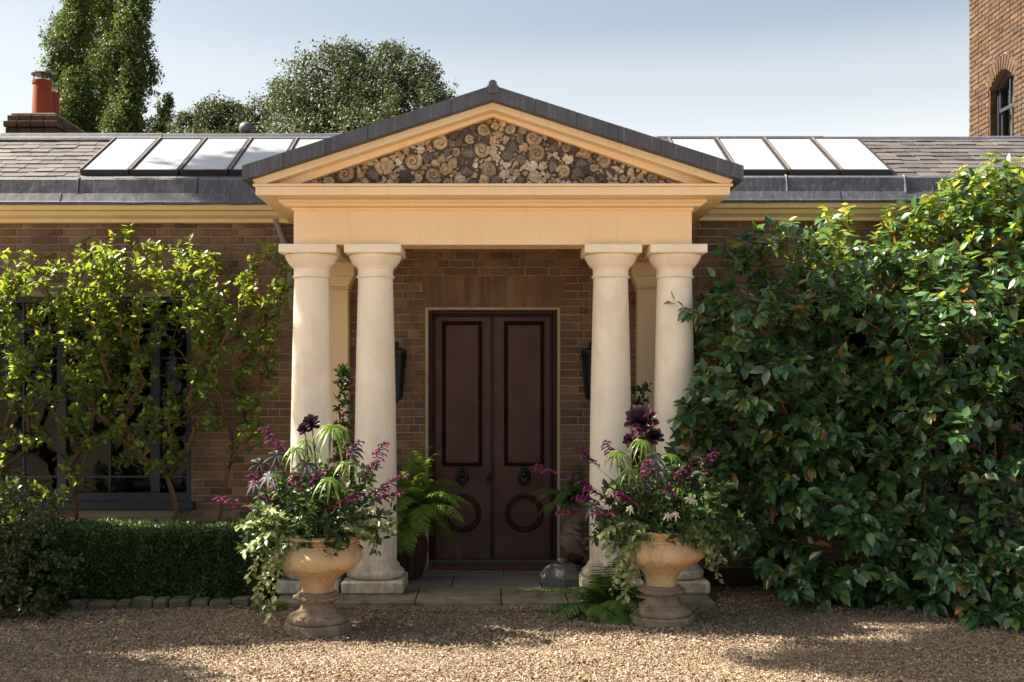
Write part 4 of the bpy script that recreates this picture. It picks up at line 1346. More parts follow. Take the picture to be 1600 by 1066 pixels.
T_OVATE = leaf_template([(0, 0), (0.08, 0.015), (0.3, 0.235), (0.58, 0.24), (0.84, 0.10), (1, 0)])
T_ROUND = leaf_template([(0, 0), (0.1, 0.02), (0.36, 0.30), (0.68, 0.24), (1, 0)], 0.15, 0.12)
T_LANCE = leaf_template([(0, 0), (0.25, 0.13), (0.6, 0.12), (1, 0)], 0.15, 0.25)
T_SMALL = leaf_template([(0, 0), (0.5, 0.30), (1, 0)], 0.15, 0.1)
T_PINNA = leaf_template([(0, 0.03), (0.12, 0.11), (0.22, 0.075), (0.34, 0.12), (0.44, 0.07), (0.56, 0.10), (0.66, 0.055), (0.78, 0.065), (0.88, 0.03), (1, 0)], 0.1, 0.22)
T_SPOON = leaf_template([(0, 0.05), (0.4, 0.10), (0.75, 0.22), (0.92, 0.14), (1, 0)], 0.25, -0.15)

T_DIAM = (np.array([(0, 0, 0), (0.5, 0.30, 0.06), (1, 0, -0.06), (0.5, -0.30, 0.06)], float), np.array([(0, 2, 1), (0, 3, 2)], int))
def leaf_verts(T, P, D, N, S):
    tv, tf = T
    D = nrm(D); N = nrm(N - D * (N * D).sum(-1, keepdims=True)); B = np.cross(N, D)
    S = np.asarray(S).reshape(-1, 1, 1)
    V = P[:, None] + S * (tv[None, :, 0:1] * D[:, None] + tv[None, :, 1:2] * B[:, None] + tv[None, :, 2:3] * N[:, None])
    return V
def leaves(root, T, P, D, N, S, mat, rnd=None, parts=0, name='foliage', bias=None, variants=12):
    """leaves as one joined part, the nearest ones as parts of their own"""
    P, D, N, S = map(lambda q: np.asarray(q, float), (P, D, N, S))
    n = len(P)
    if rnd is None: rnd = RNG.uniform(0, 1, n)
    off = np.array(wpos(root))
    sel = np.zeros(n, bool)
    if parts:
        d = np.linalg.norm(P - CAMP, axis=1)
        px = VPX + P[:, 0] * FPX / (P[:, 1] - CAMY); py = VPY - (P[:, 2] - CAMZ) * FPX / (P[:, 1] - CAMY)
        score = S / d * FPX * (0.75 + 0.5 * RNG.uniform(0, 1, n))
        if bias is not None: score = score * bias
        score[(px < 0) | (px > 1600) | (py < 0) | (py > 1066)] = -1
        sel[np.argsort(-score)[:parts]] = True
        sel &= score > 0
    V = leaf_verts(T, P, D, N, S) - off
    nv = len(T[0])
    k = ~sel
    m = int(k.sum())
    if m:
        F = (T[1][None] + (np.arange(m) * nv)[:, None, None]).reshape(-1, 3)
        me = np_mesh(name, V[k].reshape(-1, 3), [F], mat, np.repeat(rnd[k], nv), smooth=True)
        link(name, me, root, kind='stuff')
    if sel.any():
        # leaf meshes shared between the single leaves
        Tm = []
        for i in range(variants):
            tv = T[0].copy()
            tv[:, 2] += -0.08 * RNG.normal() * tv[:, 0] ** 2 + 0.03 * np.sin(tv[:, 0] * 6 + i)
            tv[:, 1] += 0.05 * RNG.normal() * tv[:, 0] * (1 - tv[:, 0])
            Tm.append(np_mesh('leaf', tv, [T[1]], mat, np.zeros(nv), smooth=True))
        Dn = nrm(D); Nn = nrm(N - Dn * (N * Dn).sum(-1, keepdims=True)); Bn = np.cross(Nn, Dn)
        for j in np.nonzero(sel)[0]:
            o = link('leaf', Tm[j % variants], root)
            mt = Matrix(((Dn[j, 0], Bn[j, 0], Nn[j, 0]), (Dn[j, 1], Bn[j, 1], Nn[j, 1]), (Dn[j, 2], Bn[j, 2], Nn[j, 2])))
            m4 = mt.to_4x4() @ Matrix.Scale(float(S[j]), 4)
            m4.translation = Vector(P[j] - off)
            o.matrix_basis = m4

def skeleton(roots, A, gap=0.14, bias=0.22, jit=0.018, lift=0.05, seed=1):
    """join attractor points to the roots as a branching structure: nodes, parents"""
    rg = np.random.default_rng(seed)
    roots = np.asarray(roots, float)
    cap = len(A) * 30 + 200
    X = np.zeros((cap, 3)); L = np.zeros(cap); par = np.full(cap, -1)
    n = len(roots); X[:n] = roots
    tips = []
    order = np.argsort(np.min(np.linalg.norm(A[:, None] - roots[None], axis=2), axis=1))
    for i in order:
        a = A[i]
        d = np.linalg.norm(X[:n] - a, axis=1)
        j = int(np.argmin(d + bias * L[:n]))
        dist = d[j]; k = max(1, min(24, int(dist / gap)))
        p0 = X[j].copy(); last = j
        side = rg.normal(0, 1, 3) * dist * 0.07
        for q in range(1, k + 1):
            t = q / k
            p = p0 + (a - p0) * t + side * math.sin(math.pi * t) + np.array([0, 0, lift * dist * math.sin(math.pi * t)])
            if q < k: p = p + rg.normal(0, jit, 3)
            X[n] = p; par[n] = last; L[n] = L[last] + np.linalg.norm(p - X[last]); last = n; n += 1
        tips.append(last)
    return X[:n], par[:n], np.array(tips)

def branches(root, X, par, mat, rtip=0.003, power=0.40, rmax=0.06, sides=5, name='branch', main=0):
    n = len(X)
    cnt = np.ones(n)
    for i in range(n - 1, -1, -1):
        if par[i] >= 0: cnt[par[i]] += cnt[i] * 1.0
    has = {}
    for i in range(n):
        if par[i] >= 0: has.setdefault(int(par[i]), []).append(i)
    rad = np.minimum(rtip * cnt ** power, rmax)
    done = np.zeros(n, bool)
    chains = []
    starts = [(-1, i) for i in range(n) if par[i] < 0]
    while starts:
        p, i = starts.pop()
        ch = [p] if p >= 0 else []
        while True:
            ch.append(i)
            ks = has.get(i, [])
            if not ks: break
            ks = sorted(ks, key=lambda q: -cnt[q])
            for q in ks[1:]: starts.append((i, q))
            i = ks[0]
        chains.append((cnt[ch[0]] if p < 0 else cnt[ch[1]], ch))
    chains.sort(key=lambda q: -q[0])
    rest = MB()
    for ci, (c_, ch) in enumerate(chains):
        if len(ch) < 2: continue
        pts = X[ch]; rr = rad[ch].copy()
        if len(ch) > 1: rr[0] = min(rr[0], rr[1] * 1.25)
        sd = sides if rr.max() > 0.008 else 3
        if ci < main:
            b = MB(); b.tube(pts, list(rr), 7); b.build('stem', mat, root, smooth=True)
        else:
            rest.tube(pts, list(rr), sd)
    rest.build(name, mat, root, smooth=True, kind='stuff')

def pip(poly, x, y):
    poly = np.asarray(poly, float); n = len(poly)
    inside = np.zeros(len(x), bool)
    j = n - 1
    for i in range(n):
        xi, yi = poly[i]; xj, yj = poly[j]
        c_ = ((yi > y) != (yj > y)) & (x < (xj - xi) * (y - yi) / (yj - yi + 1e-12) + xi)
        inside ^= c_; j = i
    return inside
def nz(P, sc, o=0.0): return np.array([mnoise.noise(Vector((p[0] * sc + o, p[1] * sc, p[2] * sc))) for p in P])

def tip_leaves(X, par, tips, k, size, out, spread=0.8, droop=0.25, up=0.6, back=0.10, seed=3, nr=0.38):
    rg = np.random.default_rng(seed)
    tp_ = np.repeat(tips, k)
    m = len(tp_)
    base = X[tp_]; dirn = nrm(base - X[par[tp_]])
    t = rg.uniform(0, 1, m)[:, None]
    P = base - dirn * back * t + rg.normal(0, 0.006, (m, 3))
    rad = rg.normal(0, 1, (m, 3)); rad = nrm(rad - dirn * (rad * dirn).sum(-1, keepdims=True))
    D = nrm(dirn * (1 - spread * (0.4 + 0.6 * t)) + rad * spread + np.asarray(out) * 0.25 + np.array([0, 0, -droop]))
    N = nrm(np.array([0, 0, up]) + np.asarray(out) * 0.5 + rg.normal(0, nr, (m, 3)))
    S = size * (0.42 + 0.82 * rg.uniform(0, 1, m) ** 0.7)
    return P, D, N, S

# ------------------------------------------------------------------ camellia at the right
cam_poly = [(1080, 560), (1062, 505), (1052, 468), (1090, 462), (1118, 425), (1138, 372), (1178, 348), (1215, 338), (1248, 352), (1290, 330), (1335, 334), (1375, 352), (1405, 340), (1440, 296), (1490, 262), (1540, 262), (1640, 250), (1790, 290), (1790, 1010), (1600, 1000), (1560, 965), (1470, 985), (1390, 988), (1330, 972), (1290, 975), (1225, 940), (1205, 915), (1195, 895), (1175, 868), (1140, 850), (1115, 825), (1095, 785), (1066, 745), (1040, 705), (1030, 655), (1060, 630), (1072, 600)]
def cam_front(px, py):
    t = np.clip((py - 330) / 650, 0, 1)
    yb = 0.35 - 1.55 * t ** 0.6
    edge = np.clip((px - 1060) / 430, 0, 1)
    yb = yb * (0.25 + 0.75 * edge) - 0.34 * (1 - edge) ** 2
    return yb
def volume_points(poly, front, n, depth, thin, seed, nscale=1.6, hole=0.12):
    rg = np.random.default_rng(seed)
    px0, py0 = np.min(poly, 0); px1, py1 = np.max(poly, 0)
    m = n * 6
    px = rg.uniform(px0, px1, m); py = rg.uniform(py0, py1, m)
    ok = pip(poly, px, py)
    px, py = px[ok], py[ok]
    Y = front(px, py) + depth * rg.uniform(0, 1, len(px)) ** thin
    Y = np.minimum(Y, WALLY - 0.08)
    D = Y - CAMY
    P = np.stack([(px - VPX) * D / FPX, Y, CAMZ + (VPY - py) * D / FPX], 1)
    Q = P * np.array([1, 1, 1.7])
    v = nz(Q, nscale, 5.0) + 0.55 * nz(Q, nscale * 2.6, 9.0)
    P[:, 1] += -0.50 * v
    P[:, 1] = np.minimum(P[:, 1], WALLY - 0.05)
    pxx = VPX + P[:, 0] * FPX / (P[:, 1] - CAMY); pyy = VPY - (P[:, 2] - CAMZ) * FPX / (P[:, 1] - CAMY)
    P = P[~((pxx < 1215) & (pyy > 400) & (pyy < 480) & (rg.uniform(0, 1, len(P)) < 0.12))]
    v = nz(P * np.array([1, 1, 1.7]), nscale, 5.0) + 0.5 * nz(P, 6.0, 2.0)
    P = P[(v > -hole - 0.25 * rg.uniform(0, 1, len(P))) & (P[:, 2] > 0.03)]
    return P[:n]
cam_t = thing('camellia_bush', 'huge glossy dark green camellia filling the right side beside the portico', 'bush', (3.6, 0.55, 0.04))
A = volume_points(cam_poly, cam_front, 3300, 0.95, 1.25, 21)
rootsC = [(3.2, 0.55, 0.03), (3.6, 0.45, 0.03), (4.1, 0.6, 0.03), (2.7, 0.75, 0.03), (4.7, 0.5, 0.03)]
Xc, pc, tc = skeleton(rootsC, A, gap=0.13, bias=0.25, seed=4)
branches(cam_t, Xc, pc, M['twig'], 0.0026, 0.38, 0.045, main=5)
P, D, N, S = tip_leaves(Xc, pc, tc, 8, 0.116, (-0.25, -0.85, 0), 0.72, 0.42, 0.70, 0.11, nr=0.24)
rn = RNG.uniform(0, 0.955, len(P)) + 0.045 * (RNG.uniform(0, 1, len(P)) > 0.6)
young = (P[:, 2] > 2.75 + 0.35 * RNG.uniform(-1, 1, len(P))) & (RNG.uniform(0, 1, len(P)) < 0.35)
leaves(cam_t, T_OVATE, P[~young], D[~young], N[~young], S[~young], M['lf_camellia'], rn[~young], parts=296)
leaves(cam_t, T_OVATE, P[young], D[young], N[young], S[young] * 0.9, M['lf_yellow'], None, name='young_foliage')

# tall upright shrub with yellowing leaves reaching over the eaves behind it
sh = thing('tall_shrub', 'upright young shrub with yellowing leaves rising above the eaves at the right', 'shrub', (4.6, 0.75, 0.04))
rg = np.random.default_rng(8)
stems = MB(); tp_list, td_list = [], []
topsx = [(1412, 352, 330), (1455, 300, 345), (1480, 285, 330), (1500, 262, 330), (1516, 296, 340), (1535, 250, 320), (1548, 238, 330), (1560, 262, 330), (1578, 300, 340), (1595, 245, 330), (1388, 318, 350), (1320, 318, 352), (1290, 322, 352), (1610, 270, 330), (1430, 372, 400), (1590, 330, 380), (1470, 340, 380), (1525, 330, 380)]
for i, (px, top, lo) in enumerate(topsx):
    Y = 0.62 + 0.22 * rg.uniform(-1, 1)
    e = W(px, top, Y); s0 = W(px + rg.uniform(-30, 30), lo + 130, Y + 0.2)
    pts = [np.array(s0) * (1 - t) + np.array(e) * t + np.array([0.03 * math.sin(3 * t + i), 0, 0.04 * math.sin(math.pi * t)]) for t in np.linspace(0, 1, 9)]
    if i < 10:
        b = MB(); b.tube(pts, [0.008 * (1 - t) + 0.0025 for t in np.linspace(0, 1, 9)], 5); b.build('stem', M['twig'], sh, smooth=True)
    else:
        stems.tube(pts, [0.008 * (1 - t) + 0.0025 for t in np.linspace(0, 1, 9)], 4)
    Lh = np.linalg.norm(pts[-1] - pts[0])
    m = int(Lh * 48)
    for q in range(m):
        t = 0.25 + 0.75 * q / m
        f = t * 8; a = min(int(f), 7)
        p = pts[a] + (pts[a + 1] - pts[a]) * (f - a)
        an = q * 2.4 + i
        tp_list.append(p); td_list.append((math.cos(an) * 0.9, math.sin(an) * 0.9, 0.35 - 0.5 * rg.uniform()))
stems.build('twigs', M['twig'], sh, smooth=True, kind='stuff')
P = np.array(tp_list); D = np.array(td_list)
N = np.array([0, 0, 0.8]) + rg.normal(0, 0.4, (len(P), 3)) + np.array([0, -0.4, 0])
leaves(sh, T_OVATE, P, D, N, 0.095 * rg.uniform(0.7, 1.25, len(P)), M['lf_yellow'], rg.uniform(0, 1, len(P)), parts=180)

# ------------------------------------------------------------------ light shrubs trained along the wall at the left
def wall_shrub(label, bases, poly, n, seed, k, rmax, name='wall_shrub', parts=290, main=6, lower=None):
    bx = sum(q[0] for q in bases) / len(bases)
    t = thing(name, label, 'shrub', (bx, 0.85, 0.04), 'light green shrubs in front of the left wall')
    rg = np.random.default_rng(seed)
    px0, py0 = np.min(poly, 0); px1, py1 = np.max(poly, 0)
    px = rg.uniform(px0, px1, n * 8); py = rg.uniform(py0, py1, n * 8)
    ok = pip(poly, px, py); px, py = px[ok], py[ok]
    # dense above, thin below
    w = np.clip(1.15 - (py - 500) / 330, 0.34, 1.0)
    w = np.where(py < 425, 0.8, w)
    keep = rg.uniform(0, 1, len(px)) < w
    px, py = px[keep][:n], py[keep][:n]
    Y = 0.42 + 0.62 * rg.uniform(0, 1, len(px))
    D = Y - CAMY
    A = np.stack([(px - VPX) * D / FPX, Y, CAMZ + (VPY - py) * D / FPX], 1)
    v = nz(A, 2.6, seed)
    A = A[v + 0.5 * nz(A, 6.0, seed + 2) > -0.05 - 0.3 * rg.uniform(0, 1, len(A))]
    tw = A[:, 2] > 2.55; A[tw, 2] += 0.16 * rg.uniform(-1, 1, tw.sum()) ** 3 + 0.10 * nz(A[tw], 3.5, seed + 5)
    X, par, tips = skeleton(bases, A, gap=0.12, bias=0.42, jit=0.014, lift=0.10, seed=seed)
    branches(t, X, par, M['bark'], 0.0032, 0.40, rmax, main=main)
    P, D, N, S = tip_leaves(X, par, tips, k, 0.067, (-0.1, -0.35, 0.15), 0.75, 0.12, 0.75, 0.12, seed)
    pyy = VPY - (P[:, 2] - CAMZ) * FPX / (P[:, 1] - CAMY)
    yl = rg.uniform(0, 1, len(P)) < np.clip((530 - pyy) / 180, 0.04, 0.75)  # sunlit tops put into colour: yellow-green share grows upward, greener copy below
    leaves(t, T_ROUND, P[yl], D[yl], N[yl], S[yl], M['lf_yellow'], rg.uniform(0, 1, yl.sum()) ** 1.15, parts=parts // 2)
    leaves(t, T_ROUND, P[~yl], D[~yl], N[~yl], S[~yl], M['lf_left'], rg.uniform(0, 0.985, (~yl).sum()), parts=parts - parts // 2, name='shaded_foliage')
    return t
def base(px, Y=0.85): return (W(px, 830, Y).x, Y, 0.03)
wall_shrub('leftmost light green shrub with slanting bare stems in front of the window', [base(20), base(84), base(112, 0.9), base(97, 0.8), base(60), base(125, .75), base(40, .8)],
           [(-45, 420), (0, 398), (60, 402), (120, 385), (175, 392), (190, 420), (170, 640), (150, 700), (120, 760), (60, 690), (0, 740), (-45, 750)], 760, 31, 9, 0.024)
wall_shrub('middle light green shrub with a fan of brown trunks below sunlit yellow green leaves', [base(255), base(264, .8), base(272, 0.9), base(281, .75), base(290, 0.8), base(298), base(180, .8)],
           [(95, 400), (150, 385), (190, 368), (235, 378), (275, 385), (310, 395), (330, 420), (340, 560), (330, 700), (250, 740), (170, 720), (150, 640), (110, 620), (90, 500)], 820, 32, 9, 0.024)
wall_shrub('thin open light green shrub nearest to the portico columns at the left', [base(318, 0.95), base(310, 0.8), base(328, .85)],
           [(300, 400), (335, 385), (370, 392), (400, 383), (440, 385), (448, 420), (478, 432), (462, 455), (440, 470), (432, 560), (436, 640), (400, 700), (340, 690), (310, 600), (300, 500)], 330, 33, 10, 0.018, parts=240)

# ------------------------------------------------------------------ clipped box hedge
hx0, hx1, hy0, hy1, hz1 = -4.05, -1.86, -0.36, 0.28, 0.60
hd = thing('box_hedge', 'low clipped dark green box hedge along the left bed', 'hedge', (-2.9, 0, 0.02))
b = MB(); b.box(hx0 + .05, hx1 - .05, hy0 + .05, hy1 - .05, 0.02, hz1 - 0.05, 0.03); b.build('inner_twigs', M['barkdark'], hd)
rg = np.random.default_rng(41)
def hedge_leaves(nf, nt, ne):
    P, N0 = [], []
    x = rg.uniform(hx0, hx1, nf); z = rg.uniform(0.04, hz1, nf); P.append(np.stack([x, np.full(nf, hy0), z], 1)); N0.append(np.tile([0, -1, 0.0], (nf, 1)))
    x = rg.uniform(hx0, hx1, nt); y = rg.uniform(hy0, hy1, nt); P.append(np.stack([x, y, np.full(nt, hz1)], 1)); N0.append(np.tile([0, 0, 1.0], (nt, 1)))
    y = rg.uniform(hy0, hy1, ne); z = rg.uniform(0.04, hz1, ne); P.append(np.stack([np.full(ne, hx1), y, z], 1)); N0.append(np.tile([1.0, 0, 0], (ne, 1)))
    return np.concatenate(P), np.concatenate(N0)
P, N0 = hedge_leaves(30000, 9000, 6000)
bm_ = 0.05 * nz(P, 3.0, 2.0) + 0.045 * nz(P, 8.0, 4.0)
P = P + N0 * (bm_ - np.abs(rg.normal(0, 0.028, len(P))))[:, None]
# rounded arrises
e = np.clip((P[:, 2] - (hz1 - 0.06)) / 0.06, 0, 1); P[:, 1] += np.where(N0[:, 1] < 0, 0.03 * e, 0)
D = nrm(N0 * 0.6 + rg.normal(0, 0.6, P.shape) + np.array([0, 0, 0.25])); N = nrm(N0 * 0.8 + np.array([0, 0, 0.5]) + rg.normal(0, 0.5, P.shape))
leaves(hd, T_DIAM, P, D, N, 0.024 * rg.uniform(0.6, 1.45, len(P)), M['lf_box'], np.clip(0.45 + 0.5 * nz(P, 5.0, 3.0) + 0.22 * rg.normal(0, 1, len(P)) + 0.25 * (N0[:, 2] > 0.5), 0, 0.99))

# dark bronze-tipped shrub in the lower left corner
bs = thing('low_shrub', 'dark mounded shrub with bronze young tips in the lower left corner', 'shrub', (-3.75, -0.55, 0.0))
def dome(n, c, rx, ry, rz, seed, zmin=0.02, shell=0.35):
    rg = np.random.default_rng(seed)
    d = nrm(rg.normal(0, 1, (n, 3))); d[:, 2] = np.abs(d[:, 2]) * 1.0 - 0.15
    d = nrm(d)
    r = 1 - shell * rg.uniform(0, 1, n) ** 1.5
    P = d * r[:, None] * np.array([rx, ry, rz])
    k = 1 + 0.45 * nz(d, 2.2, seed) + 0.2 * nz(d, 6, seed + 3)
    P = P * k[:, None] + np.array(c)
    ok = P[:, 2] > zmin
    return P[ok], d[ok]
A1, _ = dome(700, (-3.72, -0.62, 0.05), 0.52, 0.55, 0.62, 51)
A2, _ = dome(300, (-3.95, -0.2, 0.3), 0.5, 0.4, 0.75, 52)
A = np.concatenate([A1, A2])
X, par, tips = skeleton([(-3.75, -0.5, 0.0), (-3.95, -0.3, 0.0)], A, gap=0.1, bias=0.2, seed=5)
branches(bs, X, par, M['barkdark'], 0.002, 0.4, 0.02, main=2)
P, D, N, S = tip_leaves(X, par, tips, 11, 0.040, (0, -0.4, 0.2), 0.8, 0.05, 0.6, 0.10, 6)
leaves(bs, T_ROUND, P, D, N, S, M['lf_bronze'], parts=120)
# glossy leaves leaning over the hedge end from the left
ls = thing('leaning_shrub', 'small shrub with pale rounded leaves leaning over the left end of the hedge', 'shrub', (-4.15, 0.3, 0.03))
A = np.array([W(px, py, 0.05 + 0.3 * random.random()) for px, py in [(random.uniform(-20, 105), random.uniform(745, 860)) for _ in range(90)] if py > 745 + (px > 60) * (px - 60) * 0.4])
X, par, tips = skeleton([(-4.25, 0.3, 0.03)], A, gap=0.1, seed=6)
branches(ls, X, par, M['bark'], 0.002, 0.4, 0.015, main=1)
P, D, N, S = tip_leaves(X, par, tips, 6, 0.065, (0.2, -0.4, 0.1), 0.8, 0.1, 0.6, 0.1, 7)
leaves(ls, T_ROUND, P, D, N, S, M['lf_left'], RNG.uniform(0, 0.8, len(P)), parts=150)

# ------------------------------------------------------------------ ferns
def frond_data(p0, d0, L, droop, width, pairs, rg):
    """a fern frond: a bent midrib with paired tapering pinnae, themselves cut into pinnules"""
    d0 = np.asarray(d0, float); d0 /= np.linalg.norm(d0)
    pts = [np.asarray(p0, float)]
    d = d0.copy(); n = 16
    for i in range(n):
        d = d + np.array([0, 0, -droop * (0.4 + 1.2 * i / n) / n]); d /= np.linalg.norm(d)
        pts.append(pts[-1] + d * L / n)
    pts = np.array(pts)
    P, D, N, S = [], [], [], []
    for i in range(pairs):
        t = 0.16 + 0.83 * i / pairs
        f = t * n; a = min(int(f), n - 1)
        p = pts[a] + (pts[a + 1] - pts[a]) * (f - a)
        tg = nrm(pts[a + 1] - pts[a])
        side = np.cross(tg, [0, 0, 1]); side = side / max(np.linalg.norm(side), 1e-6)
        up = np.cross(side, tg)
        l = width * math.sin(math.pi * min(1, 0.16 + 0.84 * t) ** 0.8) ** 0.8 + 0.01
        for s in (-1, 1):
            dd = side * s * 0.9 + tg * 0.45 - up * 0.12 + rg.normal(0, 0.05, 3)
            dd /= np.linalg.norm(dd)
            P.append(p); D.append(dd + np.array([0, 0, -0.12])); N.append(up + rg.normal(0, 0.2, 3)); S.append(l)
    return pts, np.array(P), np.array(D), np.array(N), np.array(S)
def fern(label, loc, fr, mat, seed, width=0.075, pairs=24, name='fern'):
    t = thing(name, label, 'fern', loc)
    rg = np.random.default_rng(seed)
    for (az, el, L, dr) in fr:
        d0 = (math.cos(az) * math.cos(el), math.sin(az) * math.cos(el), math.sin(el))
        pts, P, D, N, S = frond_data(loc, d0, L, dr, width * (0.8 + 0.3 * L / 0.5), pairs, rg)
        V = leaf_verts(T_PINNA, P, D, N, S) - np.array(loc)
        nv = len(T_PINNA[0])
        F = (T_PINNA[1][None] + (np.arange(len(P)) * nv)[:, None, None]).reshape(-1, 3)
        b = MB(); b.tube([tuple(q - np.array(loc)) for q in pts], [0.0035 * (1 - i / 17) + 0.001 for i in range(17)], 4)
        tv = np.array([tuple(q) for q in b.v]); 
        quads = np.array([f for f in b.f if len(f) == 4]) + V.reshape(-1, 3).shape[0]
        val = rg.uniform(0, 1)
        rnd = np.concatenate([np.clip(np.repeat(rg.normal(val, 0.12, len(P)), nv), 0, 0.99), np.full(len(tv), 0.9)])
        me = np_mesh('frond', np.concatenate([V.reshape(-1, 3), tv]), [F, quads], mat, rnd, smooth=False)
        link('frond', me, t)
    return t
rg = np.random.default_rng(61)
# potted fern left of the door
PFX, PFY = -0.76, 0.50
pot1 = thing('old_pot', 'dark old terracotta pot beside the left column, holding the green fern', 'pot', (PFX, PFY, 0.06))
b = MB(); b.lathe([(0.061, 0.11), (0.08, 0.12), (0.2, 0.15), (0.38, 0.165), (0.48, 0.15), (0.52, 0.155), (0.525, 0.175), (0.58, 0.18), (0.585, 0.165), (0.54, 0.15)], PFX, PFY, 24); b.build('body', M['oldpot'], pot1, smooth=True, auto=40)
for k in range(14):
    a = 2 * math.pi * k / 14
    b = MB(); b.tube([(PFX + r * math.cos(a), PFY + r * math.sin(a), z) for z, r in ((0.09, 0.125), (0.2, 0.155), (0.36, 0.168), (0.49, 0.155))], [0.006, 0.018, 0.02, 0.007], 6); b.build('gadroon', M['oldpot'], pot1, smooth=True)
b = MB(); b.lathe([(0.544, 0.01), (0.545, 0.151)], PFX, PFY, 16, cap=False); b.build('soil', M['soil'], pot1)
fr = []
for k in range(46):
    az = rg.uniform(-2.4, 0.45) if k < 32 else rg.uniform(0, 2 * math.pi)
    fr.append((az, (rg.uniform(0.85, 1.5) if k % 2 else rg.uniform(-0.1, 0.9)), rg.uniform(0.45, 0.74), rg.uniform(1.4, 3.0)))
fern('bushy bright green fern in a dark pot left of the door', (PFX + 0.02, PFY - 0.03, 0.62), fr, M['lf_fern'], 62, 0.10, 22)
# right of the door: carved stand on a block, small fern on it
blk = thing('stone_block', 'rough grey chamfered stone block on the step right of the door', 'stone block', (0.605, 0.30, 0.06))
b = MB()
cx, cy = 0.605, 0.30
prof = [(0.061, 0.215), (0.12, 0.215), (0.20, 0.15), (0.225, 0.10), (0.23, 0.06)]
b.lathe(prof, cx, cy, 8); b.build('base', M['greystone'], blk)
b = MB(); b.lathe([(0.231, 0.045), (0.25, 0.05), (0.27, 0.035)], cx, cy, 10); b.build('socket', M['greystone'], blk)
cst = thing('carved_stand', 'carved buff stone stand with a ribbed curling body right of the door', 'carved stand', (0.76, 0.75, 0.06))
pts = []
for i in range(26):
    t = i / 25
    pts.append((0.76 + 0.07 * math.sin(2.2 * math.pi * t + 0.6), 0.74 - 0.06 * math.sin(math.pi * t), 0.06 + 0.60 * t))
b = MB(); b.tube(pts, [(0.105 - 0.035 * abs(math.sin(2.0 * i / 25 * math.pi))) * (1.0 + (0.10 if i % 2 else -0.04)) for i in range(26)], 12); b.build('body', M['carved'], cst, smooth=True)
b = MB()
for k in range(5): b.tube([(0.76 + 0.08 * math.cos(k), 0.65, 0.33 + 0.05 * k), (0.79 + 0.06 * math.cos(k), 0.60, 0.30 + 0.05 * k), (0.83, 0.62, 0.27 + 0.05 * k)], [0.02, 0.025, 0.012], 6)
b.build('scroll', M['carved'], cst, smooth=True)
b = MB(); b.blob((0.74, 0.64, 0.22), 0.07, 0.06, 0.06, sub=2, jit=0.2); b.blob((0.81, 0.66, 0.13), 0.08, 0.06, 0.05, sub=2, jit=0.2); b.build('foot', M['oldpot'], cst, smooth=True)
b = MB(); b.lathe([(0.655, 0.09), (0.70, 0.13), (0.72, 0.14), (0.72, 0.12), (0.69, 0.10)], 0.76, 0.74, 16); b.build('bowl', M['carved'], cst, smooth=True, auto=40)
fr = [(rg.uniform(-math.pi, 0.6), rg.uniform(0.3, 1.3), rg.uniform(0.34, 0.54), rg.uniform(1.6, 3.0)) for k in range(22)]
fern('small green fern on the carved stand right of the door', (0.76, 0.73, 0.71), fr, M['lf_fern2'], 63, 0.075, 18)
fr = [(rg.uniform(-math.pi, 0.25), rg.uniform(0.35, 1.3), rg.uniform(0.48, 0.74), rg.uniform(1.0, 2.4)) for k in range(34)]
fern('low dark green fern on the gravel between the step and the right urn', (0.86, -0.68, 0.02), fr, M['lf_fern2'], 64, 0.095, 20)
fr = [(rg.uniform(-math.pi, 0.4), rg.uniform(0.2, 0.9), rg.uniform(0.14, 0.24), rg.uniform(1.0, 2.2)) for k in range(10)]
fern('tiny bright fern sprouting at the right end of the edging stones', (-1.78, -0.58, 0.02), fr, M['lf_fern'], 65, 0.04, 11)

# climbers between the paired columns
def climber(label, x, y, ztop, seed, w=0.13):
    t = thing('evergreen_climber', label, 'climbing plant', (x, y, 0.06), 'dark evergreens between the paired columns')
    rg = np.random.default_rng(seed)
    n = 130
    z = 0.2 + (ztop - 0.2) * rg.uniform(0, 1, n)
    ww = w * (0.5 + 0.5 * np.sin(np.pi * np.clip((z - 0.1) / (ztop - 0.1), 0, 1)) + 0.25 * nz(np.stack([z * 0, z, z], 1), 4, seed))
    A = np.stack([x + ww * rg.normal(0, 0.75, n), y + ww * rg.normal(0, 0.7, n), z], 1)
    X, par, tips = skeleton([(x, y, 0.06)], A, gap=0.1, bias=0.05, seed=seed)
    branches(t, X, par, M['barkdark'], 0.002, 0.35, 0.015, main=1)
    P, D, N, S = tip_leaves(X, par, tips, 7, 0.06, (0, -0.4, 0.2), 0.8, 0.05, 0.6, 0.1, seed)
    leaves(t, T_OVATE, P, D, N, S, M['lf_camellia'], RNG.uniform(0, 0.85, len(P)), parts=80)
climber('dark evergreen climber between the two left columns', W(537, 700, 0.62).x, 0.62, 1.98, 71)
climber('dark evergreen climber between the two right columns', W(1000, 700, 0.62).x, 0.62, 1.80, 72, 0.10)

